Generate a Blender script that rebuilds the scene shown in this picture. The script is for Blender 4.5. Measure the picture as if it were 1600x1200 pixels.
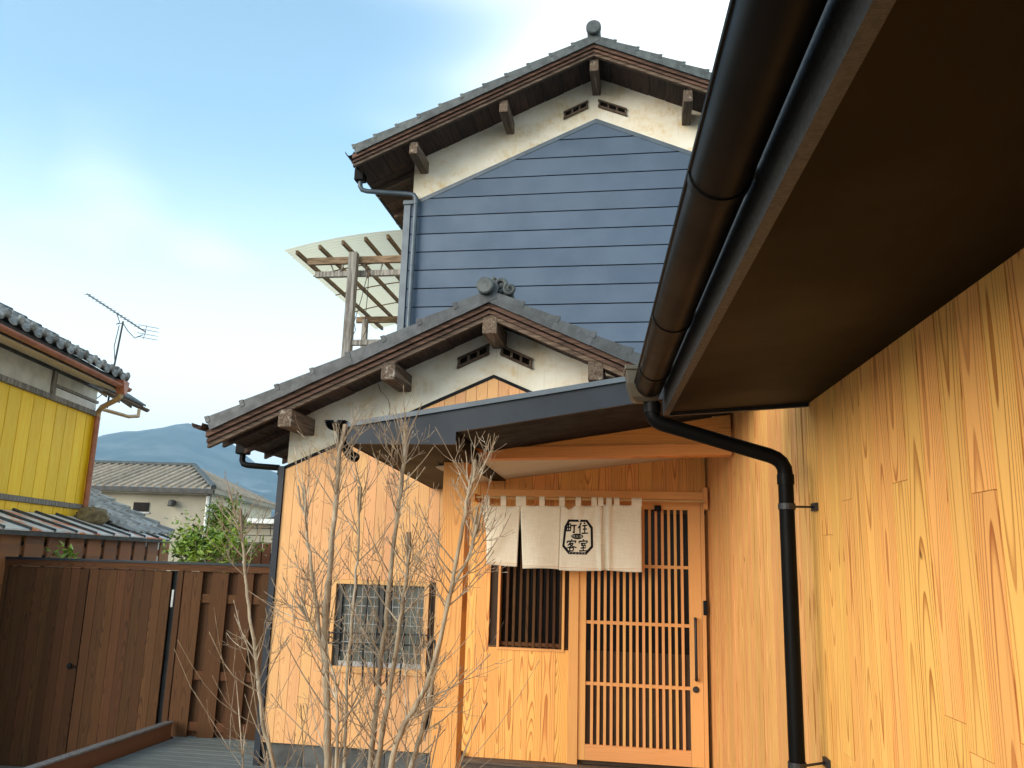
import bpy, math, random
from mathutils import Vector, Matrix
random.seed(7)
R = math.radians
scene = bpy.context.scene
for o in list(bpy.data.objects):
    bpy.data.objects.remove(o)
C = scene.collection

# ------------------------------------------------------------------ camera
# world axes: x along the old house's gable front, y into the depth, z = 0 at eye level (deck at -1.9)
cam = bpy.data.cameras.new('camera')
cam.sensor_fit = 'HORIZONTAL'; cam.sensor_width = 36.0; cam.lens = 36.0 * 1288 / 1600
cam.clip_start = 0.05; cam.clip_end = 30000
camo = bpy.data.objects.new('camera', cam); C.objects.link(camo)
PITCH, ROLL, YAW = R(12.054), R(1.681), R(9.354)
hx = Vector((math.cos(YAW), math.sin(YAW), 0))            # camera-level right in world axes
fy = Vector((-math.sin(YAW), math.cos(YAW), 0))
fwd = fy * math.cos(PITCH) + Vector((0, 0, math.sin(PITCH)))
up0 = -fy * math.sin(PITCH) + Vector((0, 0, math.cos(PITCH)))
rt = hx * math.cos(ROLL) + up0 * math.sin(ROLL)
up = -hx * math.sin(ROLL) + up0 * math.cos(ROLL)
camo.matrix_world = Matrix(((rt.x, up.x, -fwd.x, 0), (rt.y, up.y, -fwd.y, 0), (rt.z, up.z, -fwd.z, 0), (0, 0, 0, 1)))
scene.camera = camo

# ------------------------------------------------------------------ sky, sun, exposure
SUN_AZ, SUN_EL = 219.0, 18.0        # clockwise from +y: behind the camera, to its left
world = bpy.data.worlds.new('World'); scene.world = world; world.use_nodes = True
wn, wl = world.node_tree.nodes, world.node_tree.links
bg = wn['Background']
sky = wn.new('ShaderNodeTexSky'); sky.sky_type = 'NISHITA'; sky.sun_disc = False
sky.sun_elevation = R(SUN_EL); sky.sun_rotation = R(SUN_AZ)
sky.air_density = 1.0; sky.dust_density = 0.6; sky.ozone_density = 1.5
tc = wn.new('ShaderNodeTexCoord')
# thin high cloud veil: soft noise over the whole dome
mp = wn.new('ShaderNodeMapping'); mp.inputs['Scale'].default_value = (1.0, 1.0, 2.2); mp.inputs['Location'].default_value = (8.1, 3.7, 2.8)
nz = wn.new('ShaderNodeTexNoise'); nz.inputs['Scale'].default_value = 0.8; nz.inputs['Detail'].default_value = 4; nz.inputs['Roughness'].default_value = 0.5
cr = wn.new('ShaderNodeMapRange'); cr.inputs['From Min'].default_value = 0.42; cr.inputs['From Max'].default_value = 0.60; cr.interpolation_type = 'SMOOTHSTEP'
cr.inputs['To Max'].default_value = 0.85
sx = wn.new('ShaderNodeSeparateXYZ')
hz = wn.new('ShaderNodeMapRange'); hz.inputs['From Min'].default_value = 0.10; hz.inputs['From Max'].default_value = 0.47; hz.inputs['To Min'].default_value = 0.92; hz.inputs['To Max'].default_value = 0.0
hz.interpolation_type = 'SMOOTHSTEP'
mx = wn.new('ShaderNodeMath'); mx.operation = 'MAXIMUM'
mixs = wn.new('ShaderNodeMix'); mixs.data_type = 'RGBA'
tint = wn.new('ShaderNodeMix'); tint.data_type = 'RGBA'; tint.blend_type = 'MULTIPLY'; tint.inputs[0].default_value = 1.0
tint.inputs[7].default_value = (1.60, 1.64, 1.38, 1)
wl.new(tc.outputs['Generated'], mp.inputs['Vector']); wl.new(mp.outputs['Vector'], nz.inputs['Vector'])
wl.new(nz.outputs['Fac'], cr.inputs['Value']); wl.new(tc.outputs['Generated'], sx.inputs[0]); wl.new(sx.outputs['Z'], hz.inputs['Value'])
wl.new(cr.outputs[0], mx.inputs[0]); wl.new(hz.outputs[0], mx.inputs[1])
wl.new(sky.outputs[0], tint.inputs[6]); wl.new(tint.outputs[2], mixs.inputs[6]); wl.new(mx.outputs[0], mixs.inputs[0])
mixs.inputs[7].default_value = (6.4, 6.6, 6.4, 1)
wl.new(mixs.outputs[2], bg.inputs['Color']); bg.inputs['Strength'].default_value = 0.15

world.cycles.sampling_method = 'MANUAL'; world.cycles.sample_map_resolution = 512
sl = bpy.data.lights.new('sun', 'SUN'); sl.energy = 1.7; sl.angle = R(40); sl.color = (1.0, 0.94, 0.84)
so = bpy.data.objects.new('sun', sl); C.objects.link(so)
to_sun = Vector((math.sin(R(SUN_AZ)) * math.cos(R(SUN_EL)), math.cos(R(SUN_AZ)) * math.cos(R(SUN_EL)), math.sin(R(SUN_EL))))
so.rotation_euler = to_sun.to_track_quat('Z', 'Y').to_euler()
vs = scene.view_settings
vs.view_transform = 'Standard'; vs.look = 'None'; vs.gamma = 1.0; vs.use_curve_mapping = False; vs.exposure = 1.0
scene.cycles.max_bounces = 7; scene.cycles.diffuse_bounces = 4; scene.cycles.glossy_bounces = 2; scene.cycles.transparent_max_bounces = 6; scene.cycles.volume_bounces = 0

# ------------------------------------------------------------------ materials
def newmat(name):
    m = bpy.data.materials.new(name); m.use_nodes = True
    return m, m.node_tree.nodes, m.node_tree.links, m.node_tree.nodes['Principled BSDF']
def math_(n, l, op, a, b=None, c=None):
    x = n.new('ShaderNodeMath'); x.operation = op
    for i, v in enumerate((a, b, c)):
        if v is None: continue
        if isinstance(v, (int, float)): x.inputs[i].default_value = v
        else: l.new(v, x.inputs[i])
    return x.outputs[0]
def mapr(n, l, v, a, b, c=0.0, d=1.0, smooth=True):
    x = n.new('ShaderNodeMapRange'); x.interpolation_type = 'SMOOTHSTEP' if smooth else 'LINEAR'
    l.new(v, x.inputs['Value'])
    for k, t in zip(('From Min', 'From Max', 'To Min', 'To Max'), (a, b, c, d)): x.inputs[k].default_value = t
    return x.outputs[0]
def mixc(n, l, fac, a, b, blend='MIX'):
    x = n.new('ShaderNodeMix'); x.data_type = 'RGBA'; x.blend_type = blend
    if isinstance(fac, (int, float)): x.inputs[0].default_value = fac
    else: l.new(fac, x.inputs[0])
    for i, v in ((6, a), (7, b)):
        if isinstance(v, tuple): x.inputs[i].default_value = (*v[:3], 1)
        else: l.new(v, x.inputs[i])
    return x.outputs[2]
def noise(n, l, vec, scale=(1, 1, 1), detail=3, rough=0.55, s=1.0, dist=0.0):
    m = n.new('ShaderNodeMapping'); m.inputs['Scale'].default_value = scale; l.new(vec, m.inputs['Vector'])
    t = n.new('ShaderNodeTexNoise'); t.inputs['Scale'].default_value = s; t.inputs['Detail'].default_value = detail; t.inputs['Roughness'].default_value = rough
    t.inputs['Distortion'].default_value = dist
    l.new(m.outputs[0], t.inputs['Vector']); return t.outputs['Fac']
def randoms(n, l):
    oi = n.new('ShaderNodeObjectInfo'); w = n.new('ShaderNodeTexWhiteNoise'); w.noise_dimensions = '1D'
    l.new(math_(n, l, 'MULTIPLY', oi.outputs['Random'], 917.3), w.inputs['W'])
    s = n.new('ShaderNodeSeparateColor'); l.new(w.outputs['Color'], s.inputs[0])
    return s.outputs[0], s.outputs[1], s.outputs[2]
def bump(n, l, p, h, strength, dist=0.01):
    b = n.new('ShaderNodeBump'); b.inputs['Strength'].default_value = strength; b.inputs['Distance'].default_value = dist
    l.new(h, b.inputs['Height']); l.new(b.outputs[0], p.inputs['Normal'])

def wood(name, light, dark, rings=150, rough=0.6, amount=0.8, var=0.25, axis='Z', knots=True, streak=0.25, fib=0.3, wobble=1.0, spec=0.3, lo=0.5, jit=0.5, xoff=0.10, n1a=0.10, yb=0.01, yv=0.06, ya=0.22, fz=0.55):
    """solid-log grain: object x = board width, y = depth into the log, z = length"""
    m, n, l, p = newmat(name)
    t = n.new('ShaderNodeTexCoord'); r1, r2, r3 = randoms(n, l)
    s = n.new('ShaderNodeSeparateXYZ'); l.new(t.outputs['Object'], s.inputs[0])
    ox, oy, oz = (s.outputs[0], s.outputs[1], s.outputs[2]) if axis == 'Z' else (s.outputs[2], s.outputs[1], s.outputs[0])
    zz = math_(n, l, 'ADD', oz, math_(n, l, 'MULTIPLY', r1, 60.0))
    cv = n.new('ShaderNodeCombineXYZ'); l.new(ox, cv.inputs[0]); l.new(math_(n, l, 'MULTIPLY', r2, 40.0), cv.inputs[1]); l.new(zz, cv.inputs[2])
    v = cv.outputs[0]
    n1 = noise(n, l, v, (3.0, 1, 0.40), 2, 0.5)
    n2 = noise(n, l, v, (2.0, 1.37, fz), 2, 0.5)
    n3 = noise(n, l, v, (22, 1, 2.2), 2, 0.6)
    X = math_(n, l, 'ADD', math_(n, l, 'ADD', ox, math_(n, l, 'MULTIPLY_ADD', r3, xoff, -xoff / 2)), math_(n, l, 'MULTIPLY_ADD', n1, n1a * wobble, -n1a / 2 * wobble))
    Y = math_(n, l, 'ADD', math_(n, l, 'MULTIPLY_ADD', r2, yv, yb), math_(n, l, 'MULTIPLY_ADD', n2, ya * wobble, -ya / 2 * wobble))
    rr = math_(n, l, 'SQRT', math_(n, l, 'ADD', math_(n, l, 'MULTIPLY', X, X), math_(n, l, 'MULTIPLY', Y, Y)))
    ph = math_(n, l, 'ADD', math_(n, l, 'MULTIPLY', rr, rings), math_(n, l, 'MULTIPLY', n3, jit))
    fr = math_(n, l, 'FRACT', ph)
    late = math_(n, l, 'MULTIPLY', mapr(n, l, fr, lo, 0.93), mapr(n, l, fr, 0.94, 1.0, 1.0, 0.0))
    fibre = noise(n, l, v, (230, 1, 5), 2, 0.7)
    strk = mapr(n, l, noise(n, l, v, (45, 1, 1.1), 2, 0.5), 0.60, 0.78)
    late = math_(n, l, 'MULTIPLY', late, mapr(n, l, noise(n, l, v, (9, 1, 1.5), 2), 0.3, 0.65, 0.6, 1.0))
    fac = math_(n, l, 'MULTIPLY', late, amount)
    col = mixc(n, l, fac, light, dark)
    col = mixc(n, l, math_(n, l, 'MULTIPLY', strk, streak), col, dark)
    if knots:
        kn = noise(n, l, v, (16, 1, 7), 1, 0.4)
        col = mixc(n, l, mapr(n, l, kn, 0.80, 0.84), col, tuple(c * 0.35 for c in dark))
    hv = n.new('ShaderNodeHueSaturation'); l.new(col, hv.inputs['Color'])
    b = math_(n, l, 'ADD', math_(n, l, 'MULTIPLY_ADD', r3, var, 1 - var * 0.5), math_(n, l, 'MULTIPLY_ADD', fibre, fib, -fib * 0.5))
    l.new(b, hv.inputs['Value']); l.new(math_(n, l, 'MULTIPLY_ADD', r1, 0.014, 0.486), hv.inputs['Hue'])
    l.new(hv.outputs[0], p.inputs['Base Color']); p.inputs['Roughness'].default_value = rough
    l.new(math_(n, l, 'MULTIPLY_ADD', late, -0.15, rough), p.inputs['Roughness'])
    p.inputs['Specular IOR Level'].default_value = spec
    bump(n, l, p, fibre, 0.2, 0.002)
    return m
def rough_mat(name, c1, c2, scale=(6, 6, 6), rough=0.7, bmp=0.2, var=0.15, detail=5, metal=0.0, lo=0.35, hi=0.65, spots=None, bscale=None, spec=0.5):
    m, n, l, p = newmat(name)
    t = n.new('ShaderNodeTexCoord'); r1, r2, r3 = randoms(n, l)
    a = n.new('ShaderNodeVectorMath'); a.operation = 'ADD'; l.new(t.outputs['Object'], a.inputs[0])
    cv = n.new('ShaderNodeCombineXYZ')
    for i, r in enumerate((r1, r2, r3)): l.new(math_(n, l, 'MULTIPLY', r, 30.0), cv.inputs[i])
    l.new(cv.outputs[0], a.inputs[1]); v = a.outputs[0]
    f = noise(n, l, v, scale, detail, 0.6)
    col = mixc(n, l, mapr(n, l, f, lo, hi), c1, c2)
    if spots:
        g = noise(n, l, v, tuple(s * spots[1] for s in scale), 4, 0.6)
        col = mixc(n, l, mapr(n, l, g, spots[2], spots[2] + 0.12), col, spots[0])
    hv = n.new('ShaderNodeHueSaturation'); l.new(col, hv.inputs['Color']); l.new(math_(n, l, 'MULTIPLY_ADD', r1, var * 2, 1 - var), hv.inputs['Value'])
    l.new(hv.outputs[0], p.inputs['Base Color']); p.inputs['Roughness'].default_value = rough; p.inputs['Metallic'].default_value = metal
    p.inputs['Specular IOR Level'].default_value = spec
    l.new(mapr(n, l, f, 0.2, 0.8, rough * 0.85, min(1, rough * 1.15)), p.inputs['Roughness'])
    if bmp:
        q = noise(n, l, v, bscale or tuple(s * 4 for s in scale), 4, 0.6)
        bump(n, l, p, q, bmp, 0.01)
    return m

M = {}
CED = (0.88, 0.47, 0.118); CEDD = (0.36, 0.10, 0.012)
M['cedar'] = wood('cedar_planed', CED, CEDD, rings=120, amount=0.75, var=0.14, rough=0.55, lo=0.52, wobble=0.85, streak=0.4)
M['cedar_side'] = wood('cedar_wide_grain', CED, CEDD, rings=140, amount=0.85, var=0.14, rough=0.55, lo=0.58, wobble=1.0, streak=0.3, jit=0.25, xoff=0.05, n1a=0.035, yb=0.055, yv=0.05, ya=0.17, fz=0.40)
M['cedar_pale'] = wood('cedar_pale', (0.66, 0.37, 0.145), (0.42, 0.185, 0.055), rings=140, amount=0.6, var=0.16, rough=0.6, knots=False)
M['pale_h'] = wood('cedar_pale_level', (0.64, 0.365, 0.128), (0.38, 0.165, 0.042), rings=110, amount=0.6, var=0.1, rough=0.6, knots=False, axis='X')
M['cedar_far'] = wood('cedar_far', (0.80, 0.44, 0.14), (0.42, 0.16, 0.03), rings=95, amount=1.0, var=0.16, rough=0.55, wobble=0.5, streak=0.6)
M['cedar_h'] = wood('cedar_beam', (0.72, 0.32, 0.075), (0.44, 0.15, 0.028), rings=120, amount=0.6, var=0.1, axis='X', knots=False)
M['cedar_post'] = wood('cedar_post', (0.70, 0.34, 0.095), (0.40, 0.14, 0.03), rings=110, amount=0.65, var=0.1, knots=False)
M['cypress'] = wood('cypress_joinery', (0.74, 0.38, 0.115), (0.56, 0.25, 0.06), rings=260, amount=0.4, var=0.08, knots=False, streak=0.1, wobble=0.3)
M['cypress_h'] = wood('cypress_joinery_level', (0.74, 0.38, 0.115), (0.56, 0.25, 0.06), rings=260, amount=0.4, var=0.08, axis='X', knots=False, streak=0.1, wobble=0.3)
M['stain'] = wood('brown_stain', (0.088, 0.042, 0.015), (0.036, 0.0155, 0.0055), rings=95, amount=0.8, var=0.4, rough=0.7, streak=0.45, fib=0.6, spec=0.12)
M['stain_h'] = wood('brown_stain_level', (0.095, 0.042, 0.015), (0.042, 0.017, 0.006), rings=95, amount=0.8, var=0.25, rough=0.7, axis='X', streak=0.35, fib=0.5, spec=0.12)
M['stain_far'] = wood('brown_stain_faded', (0.30, 0.135, 0.05), (0.15, 0.06, 0.02), rings=95, amount=0.7, var=0.4, rough=0.6)
M['kerbwood'] = wood('kerb_wood', (0.20, 0.085, 0.035), (0.09, 0.036, 0.015), rings=95, amount=0.8, var=0.1, axis='X')
M['old'] = rough_mat('old_wood', (0.16, 0.11, 0.072), (0.05, 0.031, 0.019), (60, 3, 60), 0.85, 0.5, 0.2, lo=0.3, hi=0.7, spots=((0.36, 0.31, 0.25), 0.35, 0.58))
M['old_x'] = rough_mat('old_wood_level', (0.15, 0.10, 0.065), (0.045, 0.026, 0.016), (3, 60, 60), 0.85, 0.5, 0.2, lo=0.3, hi=0.7)
M['old_red'] = rough_mat('old_wood_red', (0.13, 0.062, 0.036), (0.045, 0.022, 0.013), (3, 60, 60), 0.8, 0.4, 0.2)
M['soffit_old'] = rough_mat('dark_soffit_boards', (0.055, 0.024, 0.013), (0.022, 0.010, 0.006), (40, 3, 40), 0.8, 0.3, 0.4, spots=((0.16, 0.095, 0.06), 0.6, 0.66))  # dark brown boarding with paler spots
M['grey_wood'] = rough_mat('grey_wood', (0.30, 0.28, 0.25), (0.13, 0.115, 0.10), (30, 30, 3), 0.85, 0.4, 0.15)
M['brown_wood'] = rough_mat('brown_wood', (0.25, 0.17, 0.10), (0.11, 0.07, 0.04), (4, 30, 30), 0.85, 0.4, 0.15)
M['tile'] = rough_mat('grey_roof_tile', (0.066, 0.078, 0.076), (0.034, 0.040, 0.039), (9, 9, 9), 0.55, 0.25, 0.22, spots=((0.12, 0.12, 0.09), 1.6, 0.62))
M['tile_old'] = rough_mat('weathered_tile', (0.26, 0.26, 0.24), (0.11, 0.112, 0.105), (9, 9, 9), 0.6, 0.25, 0.25)
M['tile_dark'] = rough_mat('dark_roof_tile', (0.040, 0.047, 0.052), (0.022, 0.026, 0.029), (9, 9, 9), 0.5, 0.25, 0.22)
M['black_metal'] = rough_mat('black_metal', (0.011, 0.017, 0.026), (0.009, 0.0135, 0.021), (3, 3, 3), 0.5, 0.05, 0.05, bscale=(300, 300, 300), spec=0.3)
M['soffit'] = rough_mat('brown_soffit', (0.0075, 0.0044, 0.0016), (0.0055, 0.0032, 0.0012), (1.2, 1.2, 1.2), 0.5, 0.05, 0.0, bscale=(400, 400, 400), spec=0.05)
M['fascia'] = rough_mat('dark_fascia', (0.030, 0.030, 0.029), (0.018, 0.018, 0.017), (80, 80, 80), 0.5, 0.4, 0.0, bscale=(260, 260, 260))
M['gutter'] = rough_mat('gutter_plastic', (0.004, 0.0037, 0.0034), (0.003, 0.0027, 0.0025), (4, 4, 4), 0.42, 0.03, 0.05, bscale=(300, 300, 300), spec=0.07)
M['hopper'] = rough_mat('hopper_plastic', (0.065, 0.052, 0.032), (0.045, 0.036, 0.022), (4, 4, 4), 0.45, 0.03, 0.0)
M['pipe_grey'] = rough_mat('pipe_grey', (0.075, 0.10, 0.125), (0.055, 0.075, 0.095), (5, 5, 5), 0.4, 0.05, 0.1)
M['blue'] = rough_mat('blue_siding', (0.058, 0.092, 0.142), (0.050, 0.081, 0.128), (1.3, 1.3, 1.3), 0.62, 0.06, 0.05, bscale=(120, 120, 120))
M['black'] = rough_mat('matt_black', (0.009, 0.009, 0.010), (0.006, 0.006, 0.007), (9, 9, 9), 0.7, 0.0, 0.0, spec=0.15)
M['dark_void'] = rough_mat('dark_backing', (0.008, 0.006, 0.005), (0.005, 0.004, 0.003), (3, 3, 3), 0.9, 0.0, 0.0, spec=0.0)
M['backing'] = rough_mat('wall_backing', (0.05, 0.028, 0.014), (0.035, 0.02, 0.01), (3, 3, 3), 0.9, 0.0, 0.0)
M['ceiling'] = rough_mat('cream_ceiling', (0.62, 0.54, 0.40), (0.58, 0.50, 0.37), (2, 2, 2), 0.8, 0.03, 0.0)
M['stone'] = rough_mat('dark_stone', (0.085, 0.085, 0.08), (0.05, 0.05, 0.048), (8, 8, 8), 0.8, 0.3, 0.15)
M['deck'] = rough_mat('grey_decking', (0.175, 0.195, 0.185), (0.125, 0.14, 0.135), (3, 60, 30), 0.6, 0.2, 0.12)
M['bark'] = rough_mat('pale_bark', (0.38, 0.30, 0.20), (0.21, 0.155, 0.10), (40, 40, 10), 0.8, 0.5, 0.1, spots=((0.46, 0.40, 0.30), 0.5, 0.56))
M['twig'] = rough_mat('twig_bark', (0.34, 0.255, 0.165), (0.18, 0.12, 0.07), (30, 30, 12), 0.7, 0.2, 0.1, spots=((0.50, 0.42, 0.31), 0.5, 0.55))
M['bamboo'] = rough_mat('bamboo', (0.55, 0.34, 0.13), (0.40, 0.21, 0.07), (4, 40, 40), 0.4, 0.1, 0.0)
M['iron'] = rough_mat('wrought_iron', (0.014, 0.014, 0.015), (0.009, 0.009, 0.010), (20, 20, 20), 0.5, 0.2, 0.0)
M['yellow'] = rough_mat('yellow_boards', (1.0, 0.66, 0.008), (0.96, 0.58, 0.006), (20, 20, 2.5), 0.55, 0.15, 0.08)
M['render_pale'] = rough_mat('pale_render', (0.70, 0.70, 0.64), (0.58, 0.58, 0.53), (5, 5, 5), 0.85, 0.3, 0.0, bscale=(60, 60, 60))
M['cream_soffit'] = rough_mat('cream_boarding', (0.70, 0.58, 0.40), (0.60, 0.49, 0.33), (2, 20, 2), 0.8, 0.05, 0.0)
M['copper'] = rough_mat('red_brown_gutter', (0.42, 0.15, 0.075), (0.30, 0.10, 0.05), (5, 5, 5), 0.4, 0.1, 0.1)
M['tan_pipe'] = rough_mat('tan_pipe', (0.55, 0.36, 0.17), (0.42, 0.26, 0.12), (5, 5, 5), 0.4, 0.05, 0.1)
M['beige'] = rough_mat('beige_stucco', (0.40, 0.36, 0.27), (0.32, 0.285, 0.215), (0.5, 0.5, 0.25), 0.9, 0.2, 0.0, bscale=(14, 14, 14))
M['cream'] = rough_mat('sunlit_stucco', (0.74, 0.69, 0.52), (0.66, 0.61, 0.45), (0.5, 0.5, 0.3), 0.9, 0.2, 0.0)  # brighter copy of the beige stucco, sunlight put into the colour
M['beige_tile'] = rough_mat('beige_tile', (0.42, 0.33, 0.235), (0.30, 0.235, 0.165), (4, 4, 4), 0.7, 0.2, 0.25)
M['silver_tile'] = rough_mat('silver_tile', (0.50, 0.49, 0.46), (0.30, 0.29, 0.27), (6, 6, 6), 0.5, 0.2, 0.3)
M['white_sheet'] = rough_mat('white_glazed_sheet', (0.82, 0.82, 0.80), (0.62, 0.62, 0.60), (2.5, 2.5, 2.5), 0.5, 0.05, 0.1, spots=((0.76, 0.20, 0.05), 1.1, 0.50))
M['dark_trim'] = rough_mat('dark_trim', (0.05, 0.045, 0.04), (0.03, 0.028, 0.025), (6, 6, 6), 0.6, 0.05, 0.1)
M['white_pvc'] = rough_mat('white_pvc', (0.74, 0.74, 0.70), (0.64, 0.64, 0.6), (6, 6, 6), 0.5, 0.0, 0.0)
M['alu'] = rough_mat('dull_aluminium', (0.33, 0.33, 0.33), (0.22, 0.22, 0.22), (20, 20, 20), 0.45, 0.0, 0.0, metal=0.6)
M['leaf'] = rough_mat('citrus_leaf', (0.30, 0.42, 0.045), (0.13, 0.23, 0.025), (7, 7, 7), 0.4, 0.0, 0.0, detail=3, spots=((0.34, 0.42, 0.06), 0.6, 0.54))
M['conifer'] = rough_mat('lime_conifer', (0.36, 0.46, 0.05), (0.20, 0.30, 0.03), (9, 9, 9), 0.6, 0.0, 0.0)
M['ochre_clay'] = rough_mat('mossy_clay', (0.26, 0.20, 0.10), (0.12, 0.09, 0.045), (14, 14, 14), 0.95, 0.8, 0.1)
M['ground'] = rough_mat('packed_earth', (0.21, 0.19, 0.16), (0.14, 0.125, 0.10), (0.7, 0.7, 0.7), 0.95, 0.4, 0.0, bscale=(30, 30, 30))
M['paving'] = rough_mat('pale_concrete', (0.34, 0.32, 0.29), (0.27, 0.255, 0.225), (1.5, 1.5, 1.5), 0.9, 0.2, 0.0, bscale=(60, 60, 60))
M['rubber'] = rough_mat('black_rubber', (0.02, 0.02, 0.02), (0.014, 0.014, 0.014), (9, 9, 9), 0.45, 0.0, 0.0)

def plaster_mat():
    m, n, l, p = newmat('old_plaster')
    t = n.new('ShaderNodeTexCoord'); v = t.outputs['Object']
    base = mixc(n, l, mapr(n, l, noise(n, l, v, (2.2, 2.2, 2.2), 5), 0.35, 0.7), (0.80, 0.76, 0.66), (0.70, 0.65, 0.53))
    blot = mapr(n, l, noise(n, l, v, (1.7, 1.7, 3.4), 6, 0.62, dist=0.4), 0.38, 0.62)
    fine = mapr(n, l, noise(n, l, v, (14, 14, 9), 5, 0.65), 0.42, 0.75, 0.3, 1.0)
    col = mixc(n, l, math_(n, l, 'MULTIPLY', math_(n, l, 'MULTIPLY', blot, fine), 0.85), base, (0.58, 0.40, 0.16))
    run = mapr(n, l, noise(n, l, v, (16, 16, 0.8), 4, 0.6), 0.62, 0.78)
    col = mixc(n, l, math_(n, l, 'MULTIPLY', run, 0.30), col, (0.40, 0.33, 0.22))
    l.new(col, p.inputs['Base Color']); p.inputs['Roughness'].default_value = 0.9
    bump(n, l, p, noise(n, l, v, (30, 30, 30), 6, 0.65), 0.35, 0.012)
    return m
M['plaster'] = plaster_mat()
def linen_mat():
    m, n, l, p = newmat('linen')
    t = n.new('ShaderNodeTexCoord'); v = t.outputs['Object']
    w1 = noise(n, l, v, (420, 8, 14), 2, 0.6); w2 = noise(n, l, v, (14, 8, 420), 2, 0.6)
    wv = math_(n, l, 'ADD', w1, w2)
    col = mixc(n, l, mapr(n, l, wv, 0.75, 1.25), (0.84, 0.76, 0.59), (0.96, 0.90, 0.76))
    l.new(col, p.inputs['Base Color']); p.inputs['Roughness'].default_value = 0.9; p.inputs['Specular IOR Level'].default_value = 0.15
    bump(n, l, p, wv, 0.3, 0.001)
    tr = n.new('ShaderNodeBsdfTranslucent'); l.new(col, tr.inputs[0]); ms = n.new('ShaderNodeMixShader'); ms.inputs[0].default_value = 0.22
    l.new(p.outputs[0], ms.inputs[1]); l.new(tr.outputs[0], ms.inputs[2]); l.new(ms.outputs[0], n['Material Output'].inputs[0])
    return m
M['linen'] = linen_mat()
def glass_mat(name, col, rough, spec=0.5):
    m, n, l, p = newmat(name)
    t = n.new('ShaderNodeTexCoord')
    f = noise(n, l, t.outputs['Object'], (5, 5, 1.5), 3)
    l.new(mixc(n, l, mapr(n, l, f, 0.35, 0.7), col, tuple(c * 1.9 for c in col)), p.inputs['Base Color'])
    p.inputs['Roughness'].default_value = rough; p.inputs['Specular IOR Level'].default_value = spec
    bump(n, l, p, noise(n, l, t.outputs['Object'], (90, 90, 90), 2), 0.08, 0.002)
    return m
M['door_glass'] = glass_mat('dark_door_glass', (0.008, 0.006, 0.0045), 0.2, 0.12)
M['win_glass'] = glass_mat('frosted_pane', (0.055, 0.06, 0.05), 0.3, 0.3)
def poly_mat():
    m, n, l, p = newmat('translucent_sheet')
    t = n.new('ShaderNodeTexCoord')
    f = noise(n, l, t.outputs['Object'], (2, 2, 2), 4)
    col = mixc(n, l, f, (0.92, 0.82, 0.56), (0.86, 0.74, 0.46))
    l.new(col, p.inputs['Base Color']); p.inputs['Roughness'].default_value = 0.35
    tr = n.new('ShaderNodeBsdfTranslucent'); l.new(col, tr.inputs[0])
    tp = n.new('ShaderNodeBsdfTransparent'); tp.inputs[0].default_value = (0.95, 0.93, 0.86, 1)
    a = n.new('ShaderNodeMixShader'); a.inputs[0].default_value = 0.65; l.new(p.outputs[0], a.inputs[1]); l.new(tr.outputs[0], a.inputs[2])
    b = n.new('ShaderNodeMixShader'); b.inputs[0].default_value = 0.16; l.new(a.outputs[0], b.inputs[1]); l.new(tp.outputs[0], b.inputs[2])
    l.new(b.outputs[0], n['Material Output'].inputs[0])
    return m
M['poly'] = poly_mat()
def mountain_mat():
    m, n, l, p = newmat('wooded_mountain')
    t = n.new('ShaderNodeTexCoord'); v = t.outputs['Object']
    f = noise(n, l, v, (0.012, 0.012, 0.012), 6, 0.65)
    col = mixc(n, l, mapr(n, l, f, 0.35, 0.65), (0.035, 0.05, 0.03), (0.085, 0.095, 0.06))
    g = noise(n, l, v, (0.0035, 0.0035, 0.011), 5, 0.6)
    s = n.new('ShaderNodeSeparateXYZ'); l.new(v, s.inputs[0])
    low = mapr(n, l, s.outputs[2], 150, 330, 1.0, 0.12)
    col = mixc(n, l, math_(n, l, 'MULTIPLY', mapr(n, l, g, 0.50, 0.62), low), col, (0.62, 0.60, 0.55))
    l.new(col, p.inputs['Base Color']); p.inputs['Roughness'].default_value = 1.0; p.inputs['Specular IOR Level'].default_value = 0.0
    return m
M['mountain'] = mountain_mat()

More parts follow.
